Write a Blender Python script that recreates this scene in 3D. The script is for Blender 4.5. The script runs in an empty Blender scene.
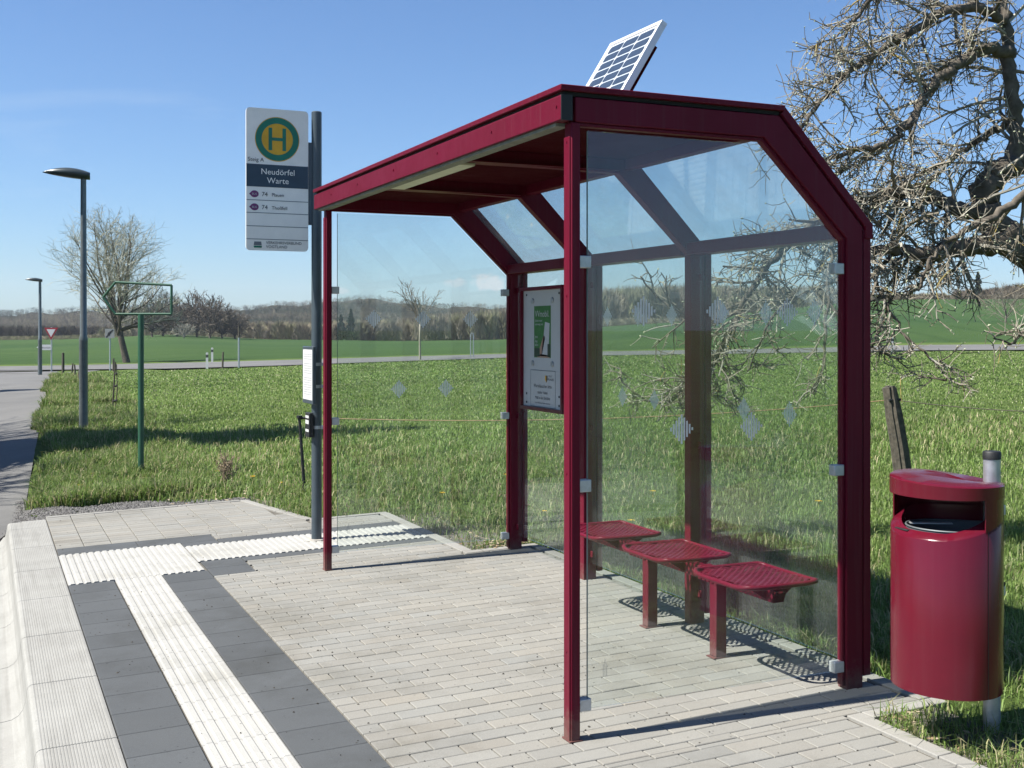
import bpy, bmesh, math, random
import numpy as np
from mathutils import Vector, Matrix

SC = bpy.context.scene
COL = SC.collection
R = math.radians
rnd = random.Random(7)
nrng = np.random.default_rng(11)

# ------------------------------------------------------------------ measured place frame
# X: across the platform away from the road, Y: along the road, Z: up (metres).
F_PX, CX, CY, YAW, EYE = 1198.0, 545.0, 330.4, 0.4382, 1.614
SY, CYW = math.sin(YAW), math.cos(YAW)
SLOPE = 0.028                                   # cross-fall of the platform


def gz(x):
    return SLOPE * (x - 2.1)


def at(u, v, d):
    """a surveyed point: column, row of the survey photograph and distance in metres"""
    a = (u - CX) / F_PX * d
    return Vector((a * CYW + d * SY, -a * SY + d * CYW, EYE - (v - CY) / F_PX * d))


def smooth(t):
    t = np.clip(t, 0, 1)
    return t * t * (3 - 2 * t)


# ------------------------------------------------------------------ terrain heights
T_COL = np.array([-250, 0, 60, 170, 270, 400, 500, 600, 690, 760, 840, 900, 1024, 1300.])
T_D = [60., 67., 76., 150., 222., 300.]
T_ROW = [
    [373, 371, 370, 369, 366.3, 361.5, 358.2, 355.8, 354.6, 353.6, 352.4, 350.8, 350.2, 348],
    [368, 366.5, 365.6, 363.2, 360.6, 356.8, 354.2, 351.6, 350.2, 349, 347.4, 345.2, 344.4, 343],
    [365, 363.5, 362.5, 360.5, 358, 354.6, 352, 349.2, 347, 345.5, 343.5, 341, 340, 339],
    [350, 349, 348, 344, 347, 347, 345.5, 338, 333, 328, 322, 319, 318, 316],
    [341, 340, 339.4, 334.5, 339.4, 341, 339.6, 326.5, 321, 311, 303, 299.6, 298.6, 297],
    [341, 341, 340.5, 339, 340, 341.5, 340.5, 327, 322, 312.5, 305, 302, 301, 300],
]


def near_plane(x):
    z = SLOPE * (np.clip(x, 0.6, 11.0) - 2.1) - 0.035
    t = smooth((x - 0.0) / 0.7)
    return z * t + (-0.205) * (1 - t)


def ground_base(x, y):
    x = np.asarray(x, float)
    y = np.asarray(y, float)
    xc = x * CYW - y * SY
    zc = x * SY + y * CYW
    col = np.clip(CX + F_PX * xc / np.maximum(zc, 1.0), -250, 1300)
    z0 = near_plane(x)
    zs = [EYE - (np.interp(col, T_COL, r) - CY) * d / F_PX for r, d in zip(T_ROW, T_D)]
    out = z0 * (1 - smooth((zc - 12) / 48)) + zs[0] * smooth((zc - 12) / 48)
    for k in range(5):
        t = np.clip((zc - T_D[k]) / (T_D[k + 1] - T_D[k]), 0, 1)
        seg = zs[k] * (1 - t) + zs[k + 1] * t
        out = np.where(zc > T_D[k], seg, out)
    drop = np.clip((zc - 300) / 120, 0, 1) * 9.0
    return out - drop


def road_right(y):
    y = np.asarray(y, float)
    return np.where(y < 11.5, 0.02, np.minimum(0.30 + (y - 11.5) * 0.052, 3.2))


def road_mask(x, y):
    rr = road_right(y)
    zc = x * SY + y * CYW
    a = smooth((rr + 0.05 - x) / 0.4) * smooth((x - (rr - 6.2)) / 0.4) * (y < 70) * (y > -40)
    b = smooth((zc - 59.5) / 0.7) * smooth((67.6 - zc) / 0.7)
    return np.maximum(a, b)


def platform_mask(x, y):
    m = 0.14
    return (((x > -0.6) & (x < 3.25 - m) & (y > -6) & (y < 4.1)) | ((x > -0.6) & (x < 3.69 - m) & (y > 3.86 + m) & (y < 8.0 - m)) |
            ((x > -0.6) & (x < 3.15 - m) & (y > 7.5) & (y < 10.02 - m)) | ((x > -0.6) & (x < 2.22 - m) & (y > 9.5) & (y < 11.46 - m))).astype(float)


def ground_z(x, y):
    x = np.asarray(x, float)
    y = np.asarray(y, float)
    return ground_base(x, y) - 0.14 * road_mask(x, y) - 0.12 * platform_mask(x, y)


def G(x, y):
    return float(ground_base(x, y))


# ------------------------------------------------------------------ mesh builder
class MB:
    def __init__(self):
        self.v, self.f, self.c = [], [], []
        self.col = None

    def _add(self, vs, fs):
        o = len(self.v)
        self.v += [tuple(p) for p in vs]
        self.f += [tuple(i + o for i in f) for f in fs]
        if self.col is not None:
            self.c += [self.col] * len(vs)

    def box(self, x0, x1, y0, y1, z0, z1):
        vs = [(x, y, z) for z in (z0, z1) for y in (y0, y1) for x in (x0, x1)]
        self._add(vs, [(0, 2, 3, 1), (4, 5, 7, 6), (0, 1, 5, 4), (2, 6, 7, 3), (0, 4, 6, 2), (1, 3, 7, 5)])
        return self

    def bar(self, p0, p1, w, h, up=(0, 0, 1)):
        p0, p1 = Vector(p0), Vector(p1)
        d = (p1 - p0).normalized()
        up = Vector(up)
        s = d.cross(up)
        if s.length < 1e-4:
            s = d.cross(Vector((0, 1, 0)))
        s.normalize()
        u = s.cross(d).normalized()
        vs = []
        for p in (p0, p1):
            for a, b in ((-1, -1), (1, -1), (1, 1), (-1, 1)):
                vs.append(p + s * (a * w / 2) + u * (b * h / 2))
        self._add(vs, [(0, 1, 2, 3), (7, 6, 5, 4), (0, 4, 5, 1), (1, 5, 6, 2), (2, 6, 7, 3), (3, 7, 4, 0)])
        return self

    def tube(self, path, radii, n=8, cap=True):
        path = [Vector(p) for p in path]
        if not hasattr(radii, '__len__'):
            radii = [radii] * len(path)
        vs, fs = [], []
        m = len(path)
        ref = None
        for i, p in enumerate(path):
            d = (path[min(i + 1, m - 1)] - path[max(i - 1, 0)])
            d = d.normalized() if d.length > 1e-9 else Vector((0, 0, 1))
            if ref is None:
                ref = Vector((1, 0, 0)) if abs(d.x) < 0.8 else Vector((0, 1, 0))
            a = ref - d * ref.dot(d)
            if a.length < 1e-4:
                a = d.orthogonal()
            a.normalize()
            ref = a
            b = d.cross(a)
            for k in range(n):
                t = 2 * math.pi * k / n
                vs.append(p + (a * math.cos(t) + b * math.sin(t)) * radii[i])
        for i in range(m - 1):
            for k in range(n):
                k2 = (k + 1) % n
                fs.append((i * n + k, i * n + k2, (i + 1) * n + k2, (i + 1) * n + k))
        if cap:
            fs.append(tuple(range(n - 1, -1, -1)))
            fs.append(tuple((m - 1) * n + k for k in range(n)))
        self._add(vs, fs)
        return self

    def prism(self, prof, fn0, fn1):
        """closed profile [(a,b)...], two placing functions (a,b)->xyz"""
        n = len(prof)
        vs = [fn0(a, b) for a, b in prof] + [fn1(a, b) for a, b in prof]
        fs = [tuple(range(n)), tuple(range(2 * n - 1, n - 1, -1))]
        for i in range(n):
            j = (i + 1) % n
            fs.append((i, i + n, j + n, j))
        self._add(vs, fs)
        return self

    def strip_xz(self, outer, inner, y0, y1):
        """open band between two XZ polylines, extruded along Y"""
        n = len(outer)
        vs = []
        for (a, b), (c, d) in zip(outer, inner):
            vs += [(a, y0, b), (c, y0, d), (c, y1, d), (a, y1, b)]
        fs = []
        for i in range(n - 1):
            o, p = 4 * i, 4 * (i + 1)
            for k in range(4):
                l = (k + 1) % 4
                fs.append((o + k, o + l, p + l, p + k))
        fs += [(0, 3, 2, 1), (4 * n - 4, 4 * n - 3, 4 * n - 2, 4 * n - 1)]
        self._add(vs, fs)
        return self

    def poly(self, pts):
        self._add(pts, [tuple(range(len(pts)))])
        return self

    def build(self, name, mat=None, parent=None, smooth_=False, bevel=0.0, base=None, fixn=True):
        off = Vector((0, 0, 0))
        root = parent
        while root is not None:
            off = off + root.location
            root = root.parent
        loc = Vector((0, 0, 0))
        if parent is None and base is not None:
            loc = Vector(base)
            off = loc
        me = bpy.data.meshes.new(name)
        me.from_pydata([(x - off.x, y - off.y, z - off.z) for x, y, z in self.v], [], self.f)
        if fixn:
            bm = bmesh.new()
            bm.from_mesh(me)
            bmesh.ops.recalc_face_normals(bm, faces=bm.faces)
            bm.to_mesh(me)
            bm.free()
        if self.c and len(self.c) == len(self.v):
            at_ = me.color_attributes.new('Tint', 'FLOAT_COLOR', 'POINT')
            arr = np.array([(c[0], c[1], c[2], 1.0) for c in self.c], dtype=np.float32)
            at_.data.foreach_set('color', arr.ravel())
        if mat is not None:
            me.materials.append(mat)
        if smooth_:
            me.polygons.foreach_set('use_smooth', [True] * len(me.polygons))
        o = bpy.data.objects.new(name, me)
        o.location = loc
        COL.objects.link(o)
        if parent is not None:
            o.parent = parent
        if bevel > 0:
            m = o.modifiers.new('edge', 'BEVEL')
            m.width = bevel
            m.segments = 2
            m.limit_method = 'ANGLE'
            m.angle_limit = R(40)
        if smooth_ == 'angle' or bevel > 0:
            me.polygons.foreach_set('use_smooth', [True] * len(me.polygons))
            try:
                me.set_sharp_from_angle(angle=R(38))
            except Exception:
                pass
        return o


def np_mesh(name, verts, faces_idx, face_size, mat, parent=None, tint=None, smooth_=False):
    """fast mesh from arrays: verts (N,3), flat face index array with constant or listed sizes"""
    me = bpy.data.meshes.new(name)
    n = len(verts)
    me.vertices.add(n)
    me.vertices.foreach_set('co', np.ascontiguousarray(verts, dtype=np.float32).ravel())
    faces_idx = np.ascontiguousarray(faces_idx, dtype=np.int32).ravel()
    nf = len(faces_idx) // face_size
    me.loops.add(len(faces_idx))
    me.loops.foreach_set('vertex_index', faces_idx)
    me.polygons.add(nf)
    me.polygons.foreach_set('loop_start', np.arange(0, nf * face_size, face_size, dtype=np.int32))
    me.polygons.foreach_set('loop_total', np.full(nf, face_size, dtype=np.int32))
    if smooth_:
        me.polygons.foreach_set('use_smooth', np.ones(nf, dtype=bool))
    me.update(calc_edges=True)
    if tint is not None:
        a = me.color_attributes.new('Tint', 'FLOAT_COLOR', 'POINT')
        t4 = np.ones((n, 4), dtype=np.float32)
        t4[:, :3] = tint
        a.data.foreach_set('color', t4.ravel())
    me.materials.append(mat)
    o = bpy.data.objects.new(name, me)
    COL.objects.link(o)
    if parent is not None:
        o.parent = parent
    return o


def tag(o, label, cat, group=None):
    o['label'] = label
    o['category'] = cat
    if group:
        o['group'] = group
    return o


def structure(o):
    o['kind'] = 'structure'
    return o


def stuff(o, label=None, cat=None):
    o['kind'] = 'stuff'
    if label:
        o['label'] = label
        o['category'] = cat
    return o


def thing(name, loc, label, cat, group=None):
    o = bpy.data.objects.new(name, None)
    o.empty_display_size = 0.2
    o.location = loc
    COL.objects.link(o)
    return tag(o, label, cat, group)


def copy_tree(o, parent=None):
    c = o.copy()
    COL.objects.link(c)
    c.parent = parent
    for ch in list(o.children):
        copy_tree(ch, c)
    return c


_fonts = {}


def text_mesh(items, name, mat, parent, place, bold=0.0):
    """items: (string, x, y, size, align). place(x,y)->world. One mesh."""
    dep = bpy.context.evaluated_depsgraph_get()
    for s, x, y, size, align in items:
        mb = MB()
        cu = bpy.data.curves.new('lettering_curve', 'FONT')
        cu.body = s
        cu.size = size
        cu.align_x = align
        cu.resolution_u = 3
        cu.extrude = 0.0
        cu.offset = bold
        ob = bpy.data.objects.new('lettering_curve', cu)
        me = bpy.data.meshes.new_from_object(ob)
        mb._add([place(v.co.x + x, v.co.y + y) for v in me.vertices], [tuple(p.vertices) for p in me.polygons])
        bpy.data.objects.remove(ob)
        bpy.data.curves.remove(cu)
        bpy.data.meshes.remove(me)
        mb.build(name, mat, parent, fixn=False)


# ------------------------------------------------------------------ materials
def mat_base(name):
    m = bpy.data.materials.new(name)
    m.use_nodes = True
    nt = m.node_tree
    b = nt.nodes['Principled BSDF']
    return m, nt, b


def noise(nt, scale, detail=4, rough=0.6, coord='Object', dist=0.0):
    tc = nt.nodes.new('ShaderNodeTexCoord')
    n = nt.nodes.new('ShaderNodeTexNoise')
    n.inputs['Scale'].default_value = scale
    n.inputs['Detail'].default_value = detail
    n.inputs['Roughness'].default_value = rough
    n.inputs['Distortion'].default_value = dist
    nt.links.new(tc.outputs[coord], n.inputs['Vector'])
    return n


def ramp(nt, sock, stops):
    r = nt.nodes.new('ShaderNodeValToRGB')
    el = r.color_ramp.elements
    while len(el) < len(stops):
        el.new(0.5)
    for e, (p, c) in zip(el, stops):
        e.position = p
        e.color = (c[0], c[1], c[2], 1)
    nt.links.new(sock, r.inputs['Fac'])
    return r


def mixc(nt, a, b, fac, mode='MIX'):
    m = nt.nodes.new('ShaderNodeMix')
    m.data_type = 'RGBA'
    m.blend_type = mode
    for s, i in ((fac, 0), (a, 6), (b, 7)):
        if hasattr(s, 'is_output') or isinstance(s, bpy.types.NodeSocket):
            nt.links.new(s, m.inputs[i])
        elif i == 0:
            m.inputs[0].default_value = s
        else:
            m.inputs[i].default_value = (s[0], s[1], s[2], 1)
    return m.outputs[2]


def bump(nt, b, sock, strength=0.3, dist=0.01):
    n = nt.nodes.new('ShaderNodeBump')
    n.inputs['Strength'].default_value = strength
    n.inputs['Distance'].default_value = dist
    nt.links.new(sock, n.inputs['Height'])
    nt.links.new(n.outputs['Normal'], b.inputs['Normal'])


KA = 0.72


def simple(name, c, rough=0.5, metal=0.0, var=0.12, scale=9, spec=0.5, coat=0.0, bumpy=0.0, bscale=60, k=KA):
    m, nt, b = mat_base(name)
    c = [x * k for x in c]
    n = noise(nt, scale, 5)
    lo = [x * (1 - var) for x in c]
    hi = [min(1, x * (1 + var)) for x in c]
    r = ramp(nt, n.outputs['Fac'], [(0.3, lo), (0.7, hi)])
    nt.links.new(r.outputs['Color'], b.inputs['Base Color'])
    b.inputs['Roughness'].default_value = rough
    b.inputs['Metallic'].default_value = metal
    b.inputs['Specular IOR Level'].default_value = spec
    b.inputs['Coat Weight'].default_value = coat
    b.inputs['Coat Roughness'].default_value = 0.12
    if bumpy:
        n2 = noise(nt, bscale, 4)
        bump(nt, b, n2.outputs['Fac'], bumpy, 0.004)
    return m


def tinted(name, rough=0.8, trans=0.0, gain=1.0, spec=0.2, nvar=0.0):
    """surface whose own colour is stored per vertex"""
    m, nt, b = mat_base(name)
    a = nt.nodes.new('ShaderNodeAttribute')
    a.attribute_name = 'Tint'
    colr = mixc(nt, a.outputs['Color'], (KA * gain,) * 3, 1.0, 'MULTIPLY')
    if nvar:
        n = noise(nt, nvar, 5)
        r = ramp(nt, n.outputs['Fac'], [(0.3, (0.72,) * 3), (0.7, (1.15,) * 3)])
        colr = mixc(nt, colr, r.outputs['Color'], 1.0, 'MULTIPLY')
    nt.links.new(colr, b.inputs['Base Color'])
    b.inputs['Roughness'].default_value = rough
    b.inputs['Specular IOR Level'].default_value = spec
    if trans:
        t = nt.nodes.new('ShaderNodeBsdfTranslucent')
        nt.links.new(colr, t.inputs['Color'])
        mx = nt.nodes.new('ShaderNodeMixShader')
        mx.inputs[0].default_value = trans
        nt.links.new(b.outputs[0], mx.inputs[1])
        nt.links.new(t.outputs[0], mx.inputs[2])
        nt.links.new(mx.outputs[0], nt.nodes['Material Output'].inputs['Surface'])
    return m


def paint(name, c, rough=0.32, dirt=0.12, spec=0.12, runs=0.16):
    """powder-coated steel, faint dirt runs and dust"""
    m, nt, b = mat_base(name)
    n = noise(nt, 3.0, 6, 0.7)
    d = ramp(nt, n.outputs['Fac'], [(0.35, c), (0.75, [x * 0.80 + 0.001 for x in c])])
    n2 = noise(nt, 45, 3, 0.6)
    sp = ramp(nt, n2.outputs['Fac'], [(0.62, (0, 0, 0)), (0.78, (1, 1, 1))])
    f = nt.nodes.new('ShaderNodeMath')
    f.operation = 'MULTIPLY'
    f.inputs[1].default_value = dirt
    nt.links.new(sp.outputs['Color'], f.inputs[0])
    b.inputs['Specular IOR Level'].default_value = spec
    cc = mixc(nt, d.outputs['Color'], (0.15, 0.085, 0.08), f.outputs[0])
    tcg = nt.nodes.new('ShaderNodeTexCoord')
    sx = nt.nodes.new('ShaderNodeSeparateXYZ')
    nt.links.new(tcg.outputs['Object'], sx.inputs[0])
    ng = noise(nt, 22, 6, 0.75)
    ad = nt.nodes.new('ShaderNodeMath')
    ad.operation = 'MULTIPLY_ADD'
    ad.inputs[1].default_value = -0.32
    nt.links.new(ng.outputs['Fac'], ad.inputs[0])
    nt.links.new(sx.outputs['Z'], ad.inputs[2])
    mg = nt.nodes.new('ShaderNodeMapRange')
    mg.inputs['From Min'].default_value = -0.16
    mg.inputs['From Max'].default_value = -0.04
    mg.inputs['To Min'].default_value = 0.5
    mg.inputs['To Max'].default_value = 0.0
    nt.links.new(ad.outputs[0], mg.inputs['Value'])
    cc = mixc(nt, cc, (0.15, 0.115, 0.09), mg.outputs[0])
    # dry rain runs down the faces
    mpr = nt.nodes.new('ShaderNodeMapping')
    mpr.inputs['Scale'].default_value = (55, 55, 1.6)
    nt.links.new(tcg.outputs['Object'], mpr.inputs['Vector'])
    nrn = nt.nodes.new('ShaderNodeTexNoise')
    nrn.inputs['Scale'].default_value = 1.0
    nrn.inputs['Detail'].default_value = 4
    nt.links.new(mpr.outputs[0], nrn.inputs['Vector'])
    rrn = ramp(nt, nrn.outputs['Fac'], [(0.52, (0, 0, 0)), (0.75, (runs,) * 3)])
    cc = mixc(nt, cc, (0.13, 0.075, 0.075), rrn.outputs['Color'])
    nt.links.new(cc, b.inputs['Base Color'])
    rr = ramp(nt, n.outputs['Fac'], [(0.3, (rough * 0.8,) * 3), (0.8, (rough * 1.5,) * 3)])
    nt.links.new(rr.outputs['Color'], b.inputs['Roughness'])
    n3 = noise(nt, 120, 2)
    bump(nt, b, n3.outputs['Fac'], 0.06, 0.002)
    return m


def glass(name, tint=(0.90, 0.945, 0.93), dirt=0.03, dirt_scale=3.0, dirt_hi=0.10, streak=False):
    m = bpy.data.materials.new(name)
    m.use_nodes = True
    nt = m.node_tree
    nt.nodes.remove(nt.nodes['Principled BSDF'])
    out = nt.nodes['Material Output']
    geo = nt.nodes.new('ShaderNodeNewGeometry')
    ior = nt.nodes.new('ShaderNodeMix')
    nt.links.new(geo.outputs['Backfacing'], ior.inputs[0])
    ior.inputs[2].default_value = 1.5
    ior.inputs[3].default_value = 1 / 1.5
    fr = nt.nodes.new('ShaderNodeFresnel')
    nt.links.new(ior.outputs[0], fr.inputs['IOR'])
    tr = nt.nodes.new('ShaderNodeBsdfTransparent')
    tr.inputs['Color'].default_value = (*tint, 1)
    gl = nt.nodes.new('ShaderNodeBsdfGlossy')
    gl.inputs['Roughness'].default_value = 0.0
    gl.inputs['Color'].default_value = (0.95, 0.97, 1, 1)
    mx = nt.nodes.new('ShaderNodeMixShader')
    nt.links.new(fr.outputs[0], mx.inputs[0])
    nt.links.new(tr.outputs[0], mx.inputs[1])
    nt.links.new(gl.outputs[0], mx.inputs[2])
    # dust film
    n = noise(nt, dirt_scale, 7, 0.72)
    if streak:
        mp = nt.nodes.new('ShaderNodeMapping')
        mp.inputs['Scale'].default_value = (1, 3.2, 0.5)
        tc = nt.nodes.new('ShaderNodeTexCoord')
        nt.links.new(tc.outputs['Object'], mp.inputs['Vector'])
        nt.links.new(mp.outputs[0], n.inputs['Vector'])
    r = ramp(nt, n.outputs['Fac'], [(0.38, (dirt,) * 3), (0.72, (dirt_hi,) * 3)])
    df = nt.nodes.new('ShaderNodeBsdfDiffuse')
    df.inputs['Color'].default_value = (0.66, 0.68, 0.66, 1)
    tl = nt.nodes.new('ShaderNodeBsdfTranslucent')
    tl.inputs['Color'].default_value = (0.66, 0.68, 0.66, 1)
    dd = nt.nodes.new('ShaderNodeMixShader')
    dd.inputs[0].default_value = 0.5
    nt.links.new(df.outputs[0], dd.inputs[1])
    nt.links.new(tl.outputs[0], dd.inputs[2])
    mx2 = nt.nodes.new('ShaderNodeMixShader')
    nt.links.new(r.outputs['Color'], mx2.inputs[0])
    nt.links.new(mx.outputs[0], mx2.inputs[1])
    nt.links.new(dd.outputs[0], mx2.inputs[2])
    nt.links.new(mx2.outputs[0], out.inputs['Surface'])
    return m


MAROON_C = (0.110, 0.0052, 0.0185)
M = {}
M['maroon'] = paint('maroon_paint', MAROON_C, 0.36, 0.05)
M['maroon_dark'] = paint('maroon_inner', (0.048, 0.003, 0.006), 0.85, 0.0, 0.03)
M['bin_red'] = paint('bin_red_paint', (0.094, 0.0042, 0.0135), 0.2, 0.02, 0.4, 0.05)
M['black'] = simple('black_rubber', (0.012, 0.013, 0.014), 0.6)
M['void'] = simple('gap_shade_black', (0.01, 0.01, 0.011), 0.9)  # near-black, stands for the shade in the roof gap
M['steel'] = simple('galvanised_steel', (0.42, 0.44, 0.46), 0.45, 0.75, 0.18, 30, k=1.0)
M['clamp'] = simple('clamp_zinc', (0.45, 0.47, 0.48), 0.42, 0.5, 0.12, 40, k=1.0)
M['lamp_cover'] = simple('opal_cover', (0.62, 0.62, 0.48), 0.4, k=1.0)
M['profile'] = simple('weathered_aluminium', (0.24, 0.24, 0.19), 0.55, 0.2, 0.3, 14)
M['glass'] = glass('clear_glass', (0.945, 0.972, 0.960), 0.008, 2.6, 0.045)
M['glass_roof'] = glass('dusty_glass', (0.92, 0.96, 0.96), 0.05, 5.0, 0.15, False)
M['marker'] = simple('frosted_film', (0.80, 0.83, 0.84), 0.7, k=1.0)
_nt = M['marker'].node_tree
_tl = _nt.nodes.new('ShaderNodeBsdfTranslucent')
_tl.inputs['Color'].default_value = (0.84, 0.87, 0.88, 1)
_mx = _nt.nodes.new('ShaderNodeMixShader')
_mx.inputs[0].default_value = 0.55
_nt.links.new(_nt.nodes['Principled BSDF'].outputs[0], _mx.inputs[1])
_nt.links.new(_tl.outputs[0], _mx.inputs[2])
_nt.links.new(_mx.outputs[0], _nt.nodes['Material Output'].inputs['Surface'])
M['white'] = simple('white_enamel', (0.66, 0.67, 0.68), 0.35, 0, 0.03)
M['sign_white'] = simple('sign_sheet_white', (0.86, 0.84, 0.78), 0.4, 0, 0.04, k=1.0)
M['sign_navy'] = simple('sign_navy', (0.022, 0.048, 0.075), 0.4, k=1.0)
M['sign_green'] = simple('sign_green', (0.0, 0.16, 0.10), 0.4, k=1.0)
M['sign_yellow'] = simple('sign_yellow', (0.66, 0.36, 0.01), 0.4, k=1.0)
M['sign_grey'] = simple('sign_rule_grey', (0.16, 0.18, 0.20), 0.5, k=1.0)
M['sign_plum'] = simple('logo_plum', (0.16, 0.03, 0.13), 0.5, k=1.0)
M['ink'] = simple('ink', (0.03, 0.035, 0.045), 0.6)
M['post_grey'] = simple('anthracite_paint', (0.055, 0.072, 0.085), 0.35, 0.1, k=1.0)
M['lamp_post'] = simple('grey_lamp_post', (0.125, 0.145, 0.152), 0.4, 0.35, 0.15, 12, k=1.0)
M['lamp_head'] = simple('dark_lamp_head', (0.05, 0.065, 0.07), 0.3)
M['frame_green'] = simple('dark_green_paint', (0.03, 0.115, 0.065), 0.45)
M['concrete_foot'] = simple('concrete_foot', (0.46, 0.43, 0.38), 0.9, 0, 0.2, 30)
M['paper'] = simple('paper', (0.62, 0.63, 0.62), 0.8, 0, 0.03)
M['poster_green'] = simple('poster_green', (0.06, 0.22, 0.05), 0.6, 0, 0.2, 20)
M['poster_skin'] = simple('poster_skin', (0.48, 0.30, 0.22), 0.6)
M['poster_dark'] = simple('poster_dark', (0.03, 0.06, 0.03), 0.6)
M['silver'] = simple('silver_frame', (0.70, 0.72, 0.74), 0.35, 0.3, 0.05, k=1.0)
M['cell'] = simple('solar_cell', (0.05, 0.072, 0.11), 0.22, 0.2, 0.3, 60)
M['cell_line'] = simple('solar_backing', (0.62, 0.66, 0.70), 0.4)
M['orange'] = simple('fence_tape_orange', (0.42, 0.28, 0.15), 0.7, 0, 0.25, 20)
M['wood'] = simple('weathered_wood', (0.10, 0.088, 0.066), 0.9, 0, 0.5, 22, bumpy=0.6, bscale=30)
M['red_border'] = simple('sign_red', (0.32, 0.012, 0.03), 0.5)
M['line_white'] = simple('road_paint', (0.42, 0.42, 0.40), 0.8, 0, 0.12, 30)
M['bark'] = simple('grey_bark', (0.15, 0.13, 0.105), 0.95, 0, 0.4, 14, spec=0.1, bumpy=0.8, bscale=35)
M['forest'] = tinted('bare_forest', 0.95, 0.0, spec=0.0)
M['twig'] = tinted('lichen_bark', 0.92, 0.0, spec=0.1, nvar=22.0)
M['bud'] = simple('pale_buds', (0.50, 0.53, 0.36), 0.8, 0, 0.2)
M['grass'] = tinted('grass_blades', 0.55, 0.42, spec=0.25)
M['dandelion'] = simple('dandelion_yellow', (0.75, 0.48, 0.01), 0.7)
M['leaf'] = tinted('dry_leaf', 0.85, 0.2)
M['gravel'] = tinted('gravel_stone', 0.95)
M['straw'] = simple('dry_stalk', (0.30, 0.23, 0.15), 0.9, 0, 0.3)


def paver_mat(name, gain=1.0):
    m, nt, b = mat_base(name)
    a = nt.nodes.new('ShaderNodeAttribute')
    a.attribute_name = 'Tint'
    n1 = noise(nt, 1.1, 8, 0.7)
    r1 = ramp(nt, n1.outputs['Fac'], [(0.28, (0.70 * KA, 0.69 * KA, 0.655 * KA)), (0.5, (KA, KA, KA)), (0.72, (1.08 * KA, 1.08 * KA, 1.07 * KA))])
    c1 = mixc(nt, a.outputs['Color'], r1.outputs['Color'], 1.0, 'MULTIPLY')
    n2 = noise(nt, 220, 3, 0.7)
    r2 = ramp(nt, n2.outputs['Fac'], [(0.3, (0.80,) * 3), (0.7, (1.10,) * 3)])
    c2 = mixc(nt, c1, r2.outputs['Color'], 1.0, 'MULTIPLY')
    n3 = noise(nt, 28, 6, 0.75)
    r3 = ramp(nt, n3.outputs['Fac'], [(0.66, (1, 1, 1)), (0.75, (0.62, 0.60, 0.56))])
    c3 = mixc(nt, c2, r3.outputs['Color'], 0.55, 'MULTIPLY')
    v = nt.nodes.new('ShaderNodeTexVoronoi')
    v.inputs['Scale'].default_value = 19
    tc = nt.nodes.new('ShaderNodeTexCoord')
    nt.links.new(tc.outputs['Object'], v.inputs['Vector'])
    r4 = ramp(nt, v.outputs['Distance'], [(0.06, (0.12, 0.11, 0.10)), (0.11, (1, 1, 1))])
    n5 = noise(nt, 5.0, 3)
    r5 = ramp(nt, n5.outputs['Fac'], [(0.48, (0, 0, 0)), (0.56, (0.9, 0.9, 0.9))])
    c4 = mixc(nt, c3, r4.outputs['Color'], r5.outputs['Color'], 'MULTIPLY')
    nt.links.new(c4, b.inputs['Base Color'])
    b.inputs['Roughness'].default_value = 0.9
    b.inputs['Specular IOR Level'].default_value = 0.25
    bump(nt, b, n2.outputs['Fac'], 0.35, 0.003)
    return m


M['paver'] = paver_mat('concrete_paver')


def kerb_mat():
    m, nt, b = mat_base('kerb_concrete')
    n1 = noise(nt, 2.5, 6, 0.7)
    r1 = ramp(nt, n1.outputs['Fac'], [(0.3, (0.225, 0.222, 0.206)), (0.7, (0.285, 0.283, 0.264))])
    n2 = noise(nt, 180, 3, 0.7)
    r2 = ramp(nt, n2.outputs['Fac'], [(0.3, (0.82,) * 3), (0.7, (1.08,) * 3)])
    c2 = mixc(nt, r1.outputs['Color'], r2.outputs['Color'], 1.0, 'MULTIPLY')
    v = nt.nodes.new('ShaderNodeTexVoronoi')
    v.inputs['Scale'].default_value = 14
    tc = nt.nodes.new('ShaderNodeTexCoord')
    nt.links.new(tc.outputs['Object'], v.inputs['Vector'])
    r4 = ramp(nt, v.outputs['Distance'], [(0.04, (0.25, 0.22, 0.2)), (0.08, (1, 1, 1))])
    c4 = mixc(nt, c2, r4.outputs['Color'], 0.45, 'MULTIPLY')
    # rubber scuffs drawn out along the kerb face
    mps = nt.nodes.new('ShaderNodeMapping')
    mps.inputs['Scale'].default_value = (30, 1.1, 42)
    nt.links.new(tc.outputs['Object'], mps.inputs['Vector'])
    ns = nt.nodes.new('ShaderNodeTexNoise')
    ns.inputs['Scale'].default_value = 1.0
    ns.inputs['Detail'].default_value = 5
    nt.links.new(mps.outputs[0], ns.inputs['Vector'])
    rs = ramp(nt, ns.outputs['Fac'], [(0.50, (1, 1, 1)), (0.72, (0.50, 0.49, 0.47))])
    c4 = mixc(nt, c4, rs.outputs['Color'], 0.32, 'MULTIPLY')
    nt.links.new(c4, b.inputs['Base Color'])
    b.inputs['Roughness'].default_value = 0.9
    b.inputs['Specular IOR Level'].default_value = 0.25
    bump(nt, b, n2.outputs['Fac'], 0.3, 0.003)
    return m


M['kerb'] = kerb_mat()


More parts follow.
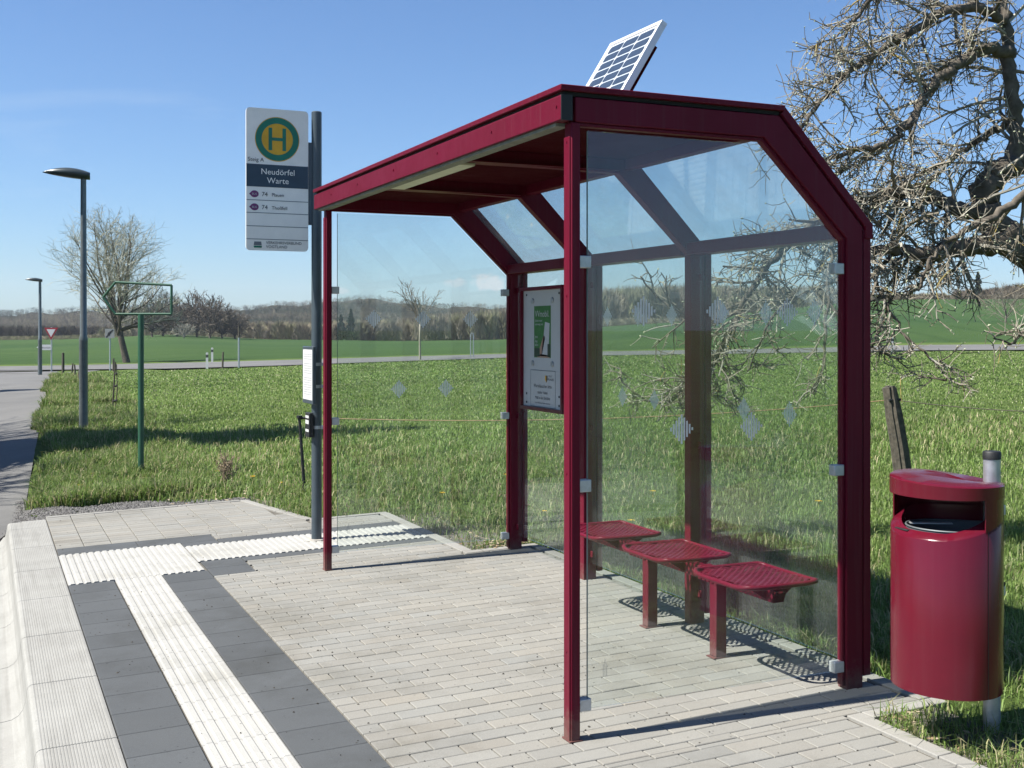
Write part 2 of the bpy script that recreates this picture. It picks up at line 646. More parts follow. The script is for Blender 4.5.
def asphalt_mat():
    m, nt, b = mat_base('asphalt')
    n1 = noise(nt, 0.35, 6, 0.7)
    r1 = ramp(nt, n1.outputs['Fac'], [(0.3, (0.092, 0.091, 0.086)), (0.7, (0.135, 0.132, 0.124))])
    n2 = noise(nt, 90, 3, 0.7)
    r2 = ramp(nt, n2.outputs['Fac'], [(0.3, (0.75,) * 3), (0.7, (1.15,) * 3)])
    c2 = mixc(nt, r1.outputs['Color'], r2.outputs['Color'], 1.0, 'MULTIPLY')
    n3 = noise(nt, 1.6, 8, 0.8, dist=1.5)
    r3 = ramp(nt, n3.outputs['Fac'], [(0.485, (1, 1, 1)), (0.5, (0.5, 0.5, 0.5)), (0.515, (1, 1, 1))])
    c3 = mixc(nt, c2, r3.outputs['Color'], 0.35, 'MULTIPLY')
    nt.links.new(c3, b.inputs['Base Color'])
    b.inputs['Roughness'].default_value = 0.85
    bump(nt, b, n2.outputs['Fac'], 0.5, 0.005)
    return m


M['asphalt'] = asphalt_mat()


def field_mat():
    m, nt, b = mat_base('field_ground')
    n1 = noise(nt, 0.05, 5, 0.6)
    r1 = ramp(nt, n1.outputs['Fac'], [(0.3, (0.084, 0.130, 0.038)), (0.7, (0.110, 0.156, 0.053))])
    n2 = noise(nt, 1.2, 8, 0.75)
    r2 = ramp(nt, n2.outputs['Fac'], [(0.3, (0.62, 0.66, 0.6)), (0.72, (1.3, 1.24, 1.15))])
    c2 = mixc(nt, r1.outputs['Color'], r2.outputs['Color'], 1.0, 'MULTIPLY')
    n3 = noise(nt, 14, 6, 0.8)
    r3 = ramp(nt, n3.outputs['Fac'], [(0.3, (0.55, 0.6, 0.5)), (0.7, (1.35, 1.3, 1.2))])
    c3 = mixc(nt, c2, r3.outputs['Color'], 0.8, 'MULTIPLY')
    # the crop beyond the country road is a deeper, even green
    tc = nt.nodes.new('ShaderNodeTexCoord')
    dp = nt.nodes.new('ShaderNodeVectorMath')
    dp.operation = 'DOT_PRODUCT'
    dp.inputs[1].default_value = (SY, CYW, 0)
    nt.links.new(tc.outputs['Object'], dp.inputs[0])
    mr = nt.nodes.new('ShaderNodeMapRange')
    mr.inputs['From Min'].default_value = 70
    mr.inputs['From Max'].default_value = 73
    nt.links.new(dp.outputs['Value'], mr.inputs['Value'])
    wv = nt.nodes.new('ShaderNodeTexNoise')
    wv.inputs['Scale'].default_value = 0.03
    nt.links.new(tc.outputs['Object'], wv.inputs['Vector'])
    r5 = ramp(nt, wv.outputs['Fac'], [(0.3, (0.031, 0.064, 0.022)), (0.7, (0.044, 0.080, 0.029))])
    c4 = mixc(nt, r5.outputs['Color'], r2.outputs['Color'], 0.35, 'MULTIPLY')
    wvt = nt.nodes.new('ShaderNodeTexWave')
    wvt.wave_type = 'BANDS'
    wvt.inputs['Scale'].default_value = 0.055
    wvt.inputs['Distortion'].default_value = 1.2
    wvt.inputs['Detail'].default_value = 2
    mpp = nt.nodes.new('ShaderNodeMapping')
    mpp.inputs['Rotation'].default_value = (0, 0, 0.62)
    nt.links.new(tc.outputs['Object'], mpp.inputs['Vector'])
    nt.links.new(mpp.outputs[0], wvt.inputs['Vector'])
    rw = ramp(nt, wvt.outputs['Fac'], [(0.0, (0.80, 0.84, 0.82)), (0.12, (1, 1, 1))])
    c4 = mixc(nt, c4, rw.outputs['Color'], 0.8, 'MULTIPLY')
    nb_ = nt.nodes.new('ShaderNodeTexNoise')
    nb_.inputs['Scale'].default_value = 0.012
    nb_.inputs['Detail'].default_value = 5
    nt.links.new(tc.outputs['Object'], nb_.inputs['Vector'])
    rb_ = ramp(nt, nb_.outputs['Fac'], [(0.35, (0.9, 0.95, 0.95)), (0.65, (1.35, 1.22, 1.1))])
    c4 = mixc(nt, c4, rb_.outputs['Color'], 1.0, 'MULTIPLY')
    c5 = mixc(nt, c3, c4, mr.outputs[0])
    nt.links.new(c5, b.inputs['Base Color'])
    b.inputs['Roughness'].default_value = 0.95
    b.inputs['Specular IOR Level'].default_value = 0.05
    bump(nt, b, n3.outputs['Fac'], 0.9, 0.08)
    return m


M['field'] = field_mat()


def hill_mat():
    m, nt, b = mat_base('wooded_hill')
    n1 = noise(nt, 0.012, 6, 0.65)
    r1 = ramp(nt, n1.outputs['Fac'], [(0.35, (0.024, 0.029, 0.018)), (0.5, (0.048, 0.044, 0.031)), (0.7, (0.070, 0.062, 0.044))])
    n2 = noise(nt, 0.16, 5, 0.8)
    r2 = ramp(nt, n2.outputs['Fac'], [(0.3, (0.5,) * 3), (0.7, (1.3,) * 3)])
    c = mixc(nt, r1.outputs['Color'], r2.outputs['Color'], 1.0, 'MULTIPLY')
    nt.links.new(c, b.inputs['Base Color'])
    b.inputs['Roughness'].default_value = 1.0
    b.inputs['Specular IOR Level'].default_value = 0.0
    bump(nt, b, n2.outputs['Fac'], 1.0, 3.0)
    return m


M['hill'] = hill_mat()

# ------------------------------------------------------------------ world, sun, camera
SUN_EL = R(53)
SUN_DIR = Vector((-0.991 * math.cos(SUN_EL), 0.131 * math.cos(SUN_EL), math.sin(SUN_EL)))
w = bpy.data.worlds.new('World')
SC.world = w
w.use_nodes = True
nt = w.node_tree
bg = nt.nodes['Background']
sky = nt.nodes.new('ShaderNodeTexSky')
sky.sky_type = 'NISHITA'
sky.sun_disc = False
sky.sun_elevation = SUN_EL
sky.sun_rotation = math.atan2(SUN_DIR.x, SUN_DIR.y)
sky.air_density = 1.0
sky.dust_density = 0.6
sky.ozone_density = 1.6
sky.altitude = 400
tc = nt.nodes.new('ShaderNodeTexCoord')
# faint cirrus streaks, thin and high
mp = nt.nodes.new('ShaderNodeMapping')
mp.inputs['Scale'].default_value = (1.6, 5.0, 9.0)
mp.inputs['Rotation'].default_value = (0.2, 0.3, 0.5)
nt.links.new(tc.outputs['Generated'], mp.inputs['Vector'])
cn = nt.nodes.new('ShaderNodeTexNoise')
cn.inputs['Scale'].default_value = 1.4
cn.inputs['Detail'].default_value = 8
cn.inputs['Roughness'].default_value = 0.62
cn.inputs['Distortion'].default_value = 0.6
nt.links.new(mp.outputs[0], cn.inputs['Vector'])
cr = nt.nodes.new('ShaderNodeValToRGB')
cr.color_ramp.elements[0].position = 0.56
cr.color_ramp.elements[0].color = (0, 0, 0, 1)
cr.color_ramp.elements[1].position = 0.85
cr.color_ramp.elements[1].color = (0.28, 0.28, 0.28, 1)
nt.links.new(cn.outputs['Fac'], cr.inputs['Fac'])
wm = nt.nodes.new('ShaderNodeMix')
wm.data_type = 'RGBA'
nt.links.new(cr.outputs['Color'], wm.inputs[0])
nt.links.new(sky.outputs[0], wm.inputs[6])
wm.inputs[7].default_value = (8.2, 7.2, 6.4, 1)
last = wm.outputs[2]
tint = nt.nodes.new('ShaderNodeMix')
tint.data_type = 'RGBA'
tint.blend_type = 'MULTIPLY'
tint.inputs[0].default_value = 1.0
nt.links.new(last, tint.inputs[6])
tint.inputs[7].default_value = (0.90, 1.20, 1.56, 1)
last = tint.outputs[2]


def cumulus(last, u, v, su, sv, dens):
    """a small fair-weather cloud far off in a given direction"""
    d = (at(u, v, 1.0) - Vector((0, 0, EYE))).normalized()
    right = Vector((CYW, -SY, 0))
    dot = []
    for ax, s in ((right, su), (Vector((0, 0, 1)), sv)):
        n = nt.nodes.new('ShaderNodeVectorMath')
        n.operation = 'DOT_PRODUCT'
        n.inputs[1].default_value = ax
        sub = nt.nodes.new('ShaderNodeVectorMath')
        sub.operation = 'SUBTRACT'
        sub.inputs[1].default_value = d
        nt.links.new(tc.outputs['Generated'], sub.inputs[0])
        nt.links.new(sub.outputs[0], n.inputs[0])
        dv = nt.nodes.new('ShaderNodeMath')
        dv.operation = 'DIVIDE'
        dv.inputs[1].default_value = s
        nt.links.new(n.outputs['Value'], dv.inputs[0])
        sq = nt.nodes.new('ShaderNodeMath')
        sq.operation = 'POWER'
        sq.inputs[1].default_value = 2
        nt.links.new(dv.outputs[0], sq.inputs[0])
        dot.append(sq)
    # the back hemisphere is excluded
    fw = nt.nodes.new('ShaderNodeVectorMath')
    fw.operation = 'DOT_PRODUCT'
    fw.inputs[1].default_value = d
    nt.links.new(tc.outputs['Generated'], fw.inputs[0])
    gt = nt.nodes.new('ShaderNodeMath')
    gt.operation = 'GREATER_THAN'
    gt.inputs[1].default_value = 0.5
    nt.links.new(fw.outputs['Value'], gt.inputs[0])
    ad = nt.nodes.new('ShaderNodeMath')
    ad.operation = 'ADD'
    nt.links.new(dot[0].outputs[0], ad.inputs[0])
    nt.links.new(dot[1].outputs[0], ad.inputs[1])
    nz = nt.nodes.new('ShaderNodeTexNoise')
    nz.inputs['Scale'].default_value = 90
    nz.inputs['Detail'].default_value = 6
    nt.links.new(tc.outputs['Generated'], nz.inputs['Vector'])
    a2 = nt.nodes.new('ShaderNodeMath')
    a2.operation = 'MULTIPLY_ADD'
    a2.inputs[1].default_value = 5.0
    a2.inputs[2].default_value = -2.4
    nt.links.new(nz.outputs['Fac'], a2.inputs[0])
    a3 = nt.nodes.new('ShaderNodeMath')
    a3.operation = 'ADD'
    nt.links.new(ad.outputs[0], a3.inputs[0])
    nt.links.new(a2.outputs[0], a3.inputs[1])
    mr = nt.nodes.new('ShaderNodeMapRange')
    mr.inputs['From Min'].default_value = 1.0
    mr.inputs['From Max'].default_value = 0.2
    mr.inputs['To Max'].default_value = dens
    nt.links.new(a3.outputs[0], mr.inputs['Value'])
    ml = nt.nodes.new('ShaderNodeMath')
    ml.operation = 'MULTIPLY'
    nt.links.new(mr.outputs[0], ml.inputs[0])
    nt.links.new(gt.outputs[0], ml.inputs[1])
    mxx = nt.nodes.new('ShaderNodeMix')
    mxx.data_type = 'RGBA'
    nt.links.new(ml.outputs[0], mxx.inputs[0])
    nt.links.new(last, mxx.inputs[6])
    mxx.inputs[7].default_value = (8.4, 8.5, 8.9, 1)
    return mxx.outputs[2]


last = cumulus(last, 497, 282, 0.020, 0.008, 0.85)
last = cumulus(last, 455, 283, 0.010, 0.004, 0.5)
last = cumulus(last, 340, 290, 0.008, 0.004, 0.6)
nt.links.new(last, bg.inputs['Color'])
bg.inputs['Strength'].default_value = 0.042

sl = bpy.data.lights.new('sun', 'SUN')
sl.energy = 5.0
sl.angle = R(0.5)
sl.color = (1.0, 0.955, 0.88)
so = bpy.data.objects.new('sun', sl)
so.rotation_euler = SUN_DIR.to_track_quat('Z', 'Y').to_euler()
so.location = SUN_DIR * 40
COL.objects.link(so)

cam = bpy.data.cameras.new('camera')
cam.sensor_width = 36
cam.lens = F_PX / 1024 * 36
cam.shift_x = (512 - CX) / 1024
cam.shift_y = -(384 - CY) / 1024
cam.clip_start = 0.05
cam.clip_end = 9000
co = bpy.data.objects.new('camera', cam)
co.location = (0, 0, EYE)
co.rotation_euler = (R(90), 0, -YAW)
COL.objects.link(co)
SC.camera = co
SC.view_settings.view_transform = 'Standard'
SC.view_settings.look = 'None'
SC.view_settings.exposure = 1.22
SC.view_settings.gamma = 1.0
SC.view_settings.use_curve_mapping = False
SC.render.engine = 'CYCLES'
SC.cycles.use_denoising = True
SC.cycles.max_bounces = 10
SC.cycles.transparent_max_bounces = 24
SC.cycles.caustics_reflective = False
SC.cycles.caustics_refractive = False
SC.cycles.sample_clamp_indirect = 6

# ================================================================== SETTING: ground
th_front = np.arange(-42, 42.01, 0.5)
th_back = np.arange(45, 316, 3.0)
th = np.radians(np.concatenate([th_front, th_back]))
rr = [0.6]
while rr[-1] < 4200:
    rr.append(rr[-1] * 1.035 + 0.02)
rr = np.array(rr)
TT, RR = np.meshgrid(th, rr)
gx = RR * np.sin(TT + YAW)
gy = RR * np.cos(TT + YAW)
gzv = ground_z(gx, gy)
bumpz = 0.02 * np.sin(gx * 2.1 + 0.6 * np.sin(gy * 1.3)) * np.cos(gy * 1.7) * (1 - platform_mask(gx, gy)) * (1 - road_mask(gx, gy))
gzv = gzv + bumpz
nr, ntt = TT.shape
gv = np.stack([gx, gy, gzv], -1).reshape(-1, 3)
gi = []
ii = np.arange(nr - 1)[:, None] * ntt
jj = np.arange(ntt)[None, :]
j2 = (jj + 1) % ntt
quad = np.stack([ii + jj, ii + j2, ii + ntt + j2, ii + ntt + jj], -1).reshape(-1, 4)
cv = np.array([[0, 0, float(ground_z(0.0, 0.0))]])
gv = np.concatenate([gv, cv])
ground = np_mesh('ground', gv, quad, 4, M['field'], smooth_=True)
structure(ground)
cen = len(gv) - 1
# small cap under the viewer
mb = MB()
mb.poly([tuple(gv[k]) for k in range(0, ntt)])
cap = mb.build('ground', M['field'], fixn=False)
structure(cap)

# side road the bus uses
mb = MB()
ys = np.concatenate([np.arange(-40, 60, 1.0), np.arange(60, 63.1, 0.5)])
for a, b in zip(ys[:-1], ys[1:]):
    ra, rb = float(road_right(a)), float(road_right(b))
    fl_a = max(0.0, (a - 46) / 16) ** 2 * 5
    fl_b = max(0.0, (b - 46) / 16) ** 2 * 5
    n = 6
    xa = np.linspace(ra - 5.6 - fl_a, ra + fl_a * 0.4, n)
    xb = np.linspace(rb - 5.6 - fl_b, rb + fl_b * 0.4, n)
    for k in range(n - 1):
        P = []
        for x, y in ((xa[k], a), (xa[k + 1], a), (xb[k + 1], b), (xb[k], b)):
            P.append((x, y, G(x, y) + 0.0))
        mb.poly(P)
structure(mb.build('road', M['asphalt']))

# country road across the fields
mb = MB()
us = np.linspace(-95, 95, 96)
for a, b in zip(us[:-1], us[1:]):
    for d0, d1 in ((60.3, 62.6), (62.6, 64.8), (64.8, 67.0)):
        P = []
        for u, d in ((a, d0), (b, d0), (b, d1), (a, d1)):
            x, y = u * CYW + d * SY, -u * SY + d * CYW
            P.append((x, y, G(x, y) + 0.012))
        mb.poly(P)
structure(mb.build('country_road', M['asphalt']))
mb = MB()
for u0, u1, d0, d1 in ((-27.0, -23.9, 56.3, 56.6), (-28.0, -24.6, 58.4, 58.7)):
    P = []
    for u, d in ((u0, d0), (u1, d0), (u1, d1), (u0, d1)):
        x, y = u * CYW + d * SY, -u * SY + d * CYW
        P.append((x, y, G(x, y) + 0.03))
    mb.poly(P)
structure(mb.build('road_markings', M['line_white']))

# ================================================================== SETTING: platform


def slab(mb, x0, x1, y0, y1, dz=0.0, h=0.08, ch=0.003):
    """bevel-edged paver following the cross-fall"""
    if x1 - x0 < 0.012 or y1 - y0 < 0.012:
        return
    o = []
    for x, y, e in ((x0, y0, 0), (x1, y0, 0), (x1, y1, 0), (x0, y1, 0)):
        o.append((x, y, gz(x) - h + dz))
    for x, y in ((x0, y0), (x1, y0), (x1, y1), (x0, y1)):
        o.append((x, y, gz(x) - ch + dz))
    for x, y in ((x0 + ch, y0 + ch), (x1 - ch, y0 + ch), (x1 - ch, y1 - ch), (x0 + ch, y1 - ch)):
        o.append((x, y, gz(x) + dz))
    fs = [(8, 9, 10, 11)]
    for k in range(4):
        l = (k + 1) % 4
        fs += [(k, l, 4 + l, 4 + k), (4 + k, 4 + l, 8 + l, 8 + k)]
    mb._add(o, fs)


def bricks(mb, x0, x1, y0, y1, ox=1.385, oy=0.0, bx=0.2, by=0.1, bond=0.5, keep=None, gap=0.0028, tone=(0.292, 0.284, 0.256)):
    r0 = math.floor((y0 - oy) / by)
    r1 = math.ceil((y1 - oy) / by)
    for r in range(r0, r1):
        ya, yb = max(y0, oy + r * by), min(y1, oy + (r + 1) * by)
        if yb - ya < 0.01:
            continue
        sh = bond * bx * (r % 2)
        k0 = math.floor((x0 - ox - sh) / bx)
        k1 = math.ceil((x1 - ox - sh) / bx)
        for k in range(k0, k1):
            xa, xb = max(x0, ox + sh + k * bx), min(x1, ox + sh + (k + 1) * bx)
            if xb - xa < 0.012:
                continue
            if keep and not keep((xa + xb) / 2, (ya + yb) / 2):
                continue
            t = rnd.gauss(1.0, 0.035)
            if rnd.random() < 0.05:
                t *= rnd.uniform(0.90, 1.10)
            wv = rnd.gauss(0, 0.003)
            mb.col = (tone[0] * t + wv, tone[1] * t, tone[2] * t - wv)
            slab(mb, xa + gap, xb - gap, ya + gap, yb - gap, rnd.gauss(0, 0.0006))


mb = MB()
XR = 1.387
bricks(mb, XR, 3.20, 0.8, 3.94)
bricks(mb, XR, 3.60, 3.94, 7.95)
bricks(mb, XR, 3.10, 7.95, 8.16)
bricks(mb, 1.672, 3.10, 8.16, 8.56)
bricks(mb, 1.645, 3.10, 9.555, 9.80)
bricks(mb, 0.50, 2.47, 9.80, 9.86, ox=0.5, oy=9.80)
bricks(mb, 2.47, 3.10, 9.80, 9.98)
bricks(mb, 0.50, 2.46, 9.86, 11.46, ox=0.5, oy=9.86, bx=0.2, by=0.1, bond=0.0,
       keep=lambda x, y: x < 2.46 - (y - 10.06) * 0.19)
pav = mb.build('pavement', M['paver'], fixn=False)
structure(pav)
# sand bed in the joints
mb = MB()
for x0, x1, y0, y1 in ((0.47, 3.62, 0.5, 9.9), (0.47, 2.5, 9.9, 11.45)):
    mb.poly([(x0, y0, gz(x0) - 0.011), (x1, y0, gz(x1) - 0.011), (x1, y1, gz(x1) - 0.011), (x0, y1, gz(x0) - 0.011)])
structure(mb.build('pavement_bed', simple('joint_sand', (0.13, 0.12, 0.10), 1.0, 0, 0.35, 40)))

gt = MB()
for k in range(520):
    if k < 300:
        x, y = rnd.uniform(0.5, 3.6), rnd.uniform(1.5, 7.9)
    else:
        x, y = rnd.uniform(0.5, 3.0), rnd.uniform(3.0, 11.3)
    if x > 3.15 and (y < 4.0 or y > 7.9):
        continue
    s_ = rnd.choice((0.0022, 0.003, 0.004, 0.006))
    t = rnd.uniform(0.02, 0.10)
    gt.col = (t, t * 0.9, t * 0.75)
    z = gz(x) + (0.006 if 0.78 < x < 1.09 else 0.001)
    a0 = rnd.uniform(0, 6.28)
    ring_ = [(x + s_ * math.cos(a0 + q * 1.2566) * rnd.uniform(0.6, 1.3), y + s_ * math.sin(a0 + q * 1.2566) * rnd.uniform(0.6, 1.3), z) for q in range(5)]
    gt._add(ring_ + [(x, y, z + s_ * 0.8)], [(q, (q + 1) % 5, 5) for q in range(5)])
stuff(gt.build('grit', M['gravel'], fixn=False), 'dark grit and crumbs scattered on the pale paving', 'grit')

# edging stones
mb = MB()


def edging(p, q, wd, seg=0.5):
    p, q = Vector(p), Vector(q)
    L = (q - p).length
    n = max(1, round(L / seg))
    d = (q - p) / L
    s = Vector((d.y, -d.x))
    for k in range(n):
        t = rnd.gauss(1, 0.03)
        mb.col = (0.335 * t, 0.327 * t, 0.30 * t)
        a = p + d * (L * k / n + 0.003)
        b = p + d * (L * (k + 1) / n - 0.003)
        c = [a - s * wd / 2, b - s * wd / 2, b + s * wd / 2, a + s * wd / 2]
        vs = [(v.x, v.y, gz(v.x) - 0.15) for v in c] + [(v.x, v.y, gz(v.x) + 0.004) for v in c]
        mb._add(vs, [(4, 5, 6, 7), (0, 1, 5, 4), (1, 2, 6, 5), (2, 3, 7, 6), (3, 0, 4, 7)])


edging((3.245, 0.8), (3.245, 3.93), 0.075)
edging((3.285, 3.895), (3.69, 3.895), 0.075)
edging((3.645, 3.94), (3.645, 7.95), 0.075)
edging((3.105, 7.99), (3.68, 7.99), 0.075)
edging((3.145, 8.03), (3.145, 10.0), 0.08)
edging((2.50, 10.02), (3.18, 10.02), 0.07)
edging((2.505, 10.05), (2.225, 11.50), 0.07)
edging((0.50, 11.50), (2.20, 11.50), 0.07)
structure(mb.build('pavement_edging', M['paver'], bevel=0.004))

# dark contrast slabs
mb = MB()
DK = (0.098, 0.105, 0.110)


def dark(x0, x1, y0, y1, step=0.29, axis='y', off=0.0):
    if axis == 'y':
        y = y1
        while y > y0 + 0.01:
            yb = max(y0, y - step)
            t = rnd.gauss(1, 0.05)
            mb.col = tuple(c * t for c in DK)
            slab(mb, x0 + 0.002, x1 - 0.002, yb + 0.0022, y - 0.0022)
            y -= step
    else:
        x = x0
        while x < x1 - 0.01:
            xb = min(x1, x + step)
            t = rnd.gauss(1, 0.05)
            mb.col = tuple(c * t for c in DK)
            slab(mb, x + 0.002, xb - 0.002, y0 + 0.0022, y1 - 0.0022)
            x += step


dark(0.497, 0.782, 0.8, 8.37)
dark(1.085, 1.384, 0.8, 8.37)
dark(0.50, 1.64, 9.505, 9.80, 0.57, 'x')
dark(1.372, 1.64, 9.345, 9.505, 0.57, 'x')
dark(1.645, 3.10, 9.345, 9.55, 0.58, 'x')
dark(1.386, 1.67, 8.16, 8.70, 0.27)
dark(1.672, 3.10, 8.562, 8.70, 0.58, 'x')
structure(mb.build('contrast_paving', paver_mat('dark_paver'), fixn=False))

# ribbed tactile slabs, all ribs running along Y
mb = MB()


def ribbed(x0, x1, y0, y1, pitch=0.0475, joints='y', step=0.29):
    n = max(1, round((x1 - x0) / pitch))
    p = (x1 - x0) / n
    cuts = [y0]
    if joints == 'y':
        y = y1
        cuts = [y1]
        while y - step > y0 + 0.02:
            y -= step
            cuts.append(y)
        cuts.append(y0)
        cuts = sorted(cuts)
    else:
        cuts = [y0, y1]
    for a, b in zip(cuts[:-1], cuts[1:]):
        t = rnd.gauss(1, 0.015)
        mb.col = (0.445 * t, 0.44 * t, 0.412 * t)
        a2, b2 = a + 0.0015, b - 0.0015
        for k in range(n):
            xa = x0 + k * p
            prof = [(0, 0), (0.24, 0), (0.36, 0.0065), (0.86, 0.0065), (0.98, 0), (1, 0)]
            vs = []
            for yy in (a2, b2):
                for q, hz in prof:
                    x = xa + q * p
                    vs.append((x, yy, gz(x) - 0.001 + hz))
            m_ = len(prof)
            fs = [(i, i + 1, m_ + i + 1, m_ + i) for i in range(m_ - 1)]
            o = len(vs)
            for yy in (a2, b2):
                for q, hz in prof:
                    x = xa + q * p
                    vs.append((x, yy, gz(x) - 0.05))
            fs += [(i, o + i, o + i + 1, i + 1) for i in range(m_ - 1)]
            fs += [(m_ + i, m_ + i + 1, o + m_ + i + 1, o + m_ + i) for i in range(m_ - 1)]
            mb._add(vs, fs)


ribbed(0.786, 1.082, 0.8, 8.37)
ribbed(0.498, 1.368, 8.373, 9.50, step=0.375)
ribbed(1.372, 3.10, 8.703, 9.342, step=0.32)
structure(mb.build('tactile_paving', M['paver'], fixn=False))

# kerb stones with a hollowed face (approach guide for bus tyres)
mb = MB()
mb.col = None
prof = [(0.492, gz(0.492) - 0.2), (0.492, gz(0.492) - 0.002)]
x = 0.482
nrib = 22
for k in range(nrib):
    xa = 0.482 - k * (0.268 / nrib)
    prof += [(xa, gz(xa)), (xa - 0.0065, gz(xa)), (xa - 0.008, gz(xa) - 0.0018), (xa - 0.0107, gz(xa) - 0.0018)]
prof += [(0.210, gz(0.21)), (0.198, gz(0.19) - 0.003), (0.189, -0.064), (0.184, -0.080), (0.180, -0.110), (0.175, -0.140),
         (0.166, -0.168), (0.148, -0.192), (0.118, -0.208), (0.075, -0.214), (-0.17, -0.216), (-0.17, -0.30)]
edges_y = [5.165 - 0.966 * k for k in range(5, 0, -1)] + [5.165 + 0.966 * k for k in range(0, 7)]
edges_y = [e for e in edges_y]
for a, b in zip(edges_y[:-1], edges_y[1:]):
    a2, b2 = a + 0.003, b - 0.003
    m_ = len(prof)
    mb.prism(prof, lambda p, q, y=a2: (p, y, q), lambda p, q, y=b2: (p, y, q))
# rounded ramp end stone
a, b = edges_y[-1] + 0.003, 11.50
vs, fs = [], []
steps = [(a, 0.0), (b - 0.16, 0.0), (b - 0.07, 0.012), (b - 0.02, 0.035), (b, 0.075)]
m_ = len(prof)
for yy, dz in steps:
    for p, q in prof:
        k = 1.0 if q > -0.19 else 0.0
        vs.append((p + dz * 0.5 * (p < 0.22) * k, yy, q - dz * k * (1.6 if p < 0.3 else 0.6)))
for i in range(len(steps) - 1):
    for k in range(m_):
        l = (k + 1) % m_
        fs.append((i * m_ + k, i * m_ + l, (i + 1) * m_ + l, (i + 1) * m_ + k))
fs.append(tuple(range(m_)))
fs.append(tuple((len(steps) - 1) * m_ + k for k in range(m_)))
mb._add(vs, fs)
structure(mb.build('kerb', M['kerb']))

# gravel shoulder at the end of the platform
mb = MB()
gp = [(0.25, 11.55), (2.3, 11.56), (1.9, 12.05), (1.3, 12.3), (0.8, 12.6), (0.30, 13.4), (0.12, 12.6)]
mb.poly([(x, y, G(x, y) + 0.006) for x, y in gp])
N = 4200
pts = []
while len(pts) < N:
    x, y = rnd.uniform(0.12, 2.4), rnd.uniform(11.54, 13.6)
    lim = 12.0 + 0.35 * (1.5 - x) + 0.12 * math.sin(x * 6)
    if y < lim or (x < 0.75 and y < 13.4 - (x - 0.3) * 1.5 and rnd.random() < 0.6):
        pts.append((x, y))
gb = MB()
gb.col = (0.2, 0.2, 0.2)
for x, y in gp:
    pass
gb.poly([(x, y, G(x, y) + 0.008) for x, y in gp])
for x, y in pts:
    s = rnd.uniform(0.008, 0.022)
    t = rnd.uniform(0.07, 0.24)
    gb.col = (t, t * 0.97, t * 0.93)
    z = G(x, y) + 0.012
    a0 = rnd.uniform(0, 6.28)
    ring = [(x + s * math.cos(a0 + k * 1.2566) * rnd.uniform(0.7, 1.1), y + s * math.sin(a0 + k * 1.2566) * rnd.uniform(0.7, 1.1), z) for k in range(5)]
    gb._add(ring + [(x + rnd.uniform(-.3, .3) * s, y, z + s * 0.7)], [(k, (k + 1) % 5, 5) for k in range(5)])
stuff(gb.build('gravel', M['gravel'], fixn=False), 'grey gravel spread beside the end of the paved platform', 'gravel')

# ================================================================== BUS SHELTER
Y_FR = [4.20, 5.485, 6.745, 7.905]              # portal frames, near to far (leading face)
FT = 0.062                                      # frame thickness along Y
shelter = thing('bus_shelter', (2.8, 6.05, 0.02), 'dark red open-fronted bus shelter with glass walls and slanted rear roof', 'bus shelter')
XF, XB = 2.08, 3.52
outer = [(2.10, 2.530), (3.072, 2.530), (3.52, 2.070)]
inner = [(2.10, 2.432), (2.995, 2.432), (3.432, 2.018)]
for k, y in enumerate(Y_FR):
    mb = MB()
    if k in (0, 3):
        o_, i_ = outer, inner
    else:
        o_ = [(2.09, 2.528)] + outer[1:]
        i_ = [(2.09, 2.450)] + inner[1:]
    o2 = o_ + [(3.52, gz(3.52) - 0.01)]
    i2 = i_ + [(3.432, gz(3.43) - 0.01)]
    mb.strip_xz(o2, i2, y, y + FT)
    fr = mb.build('portal_frame', M['maroon'], shelter, bevel=0.004)
    # rear cover channel behind each post
    mb = MB()
    mb.box(3.528, 3.568, y + 0.004, y + FT - 0.004, 0.085, 2.06)
    mb.box(3.515, 3.535, y + 0.02, y + 0.04, 0.12, 0.2)
    mb.box(3.515, 3.535, y + 0.02, y + 0.04, 1.9, 2.0)
    mb.build('cover_channel', M['maroon'], fr, bevel=0.003)
    if k in (0, 3):
        # glazing bead along the inner edge
        mb = MB()
        yy = y + FT / 2
        bead_o = [(2.125, 2.431), (2.994, 2.431), (3.431, 2.017), (3.431, 0.05)]
        bead_i = [(2.125, 2.418), (2.989, 2.418), (3.418, 2.011), (3.418, 0.05)]
        mb.strip_xz(bead_o, bead_i, yy - 0.018, yy + 0.018)
        mb.build('glazing_bead', M['maroon'], fr, bevel=0.002)
    else:
        mb = MB()
        mb.strip_xz([(2.092, 2.4485), (3.0, 2.4485)], [(2.092, 2.443), (2.99, 2.443)], y - 0.022, y + FT + 0.022)
        mb.build('bottom_flange', M['maroon'], fr)
for y in (Y_FR[0], Y_FR[3]):
    mb = MB()
    mb.box(2.082, 2.122, y, y + FT, gz(2.1) - 0.01, 2.43)
    p = mb.build('front_post', M['maroon'], shelter, bevel=0.005)
    mb = MB()
    mb.box(2.076, 2.0815, y + 0.006, y + FT - 0.006, gz(2.1) + 0.003, 2.375)
    mb.build('cover_strip', M['maroon'], p, bevel=0.002)
    for zz in (0.35, 1.05, 1.75, 2.355):
        MB().tube([(2.074, y + FT / 2, zz), (2.077, y + FT / 2, zz)], 0.005, 8).build('screw', M['maroon'], p)
    mb = MB()
    mb.box(2.074, 2.13, y - 0.006, y + FT + 0.006, gz(2.1) + 0.0005, gz(2.1) + 0.006)
    mb.build('foot_plate', M['maroon'], p)
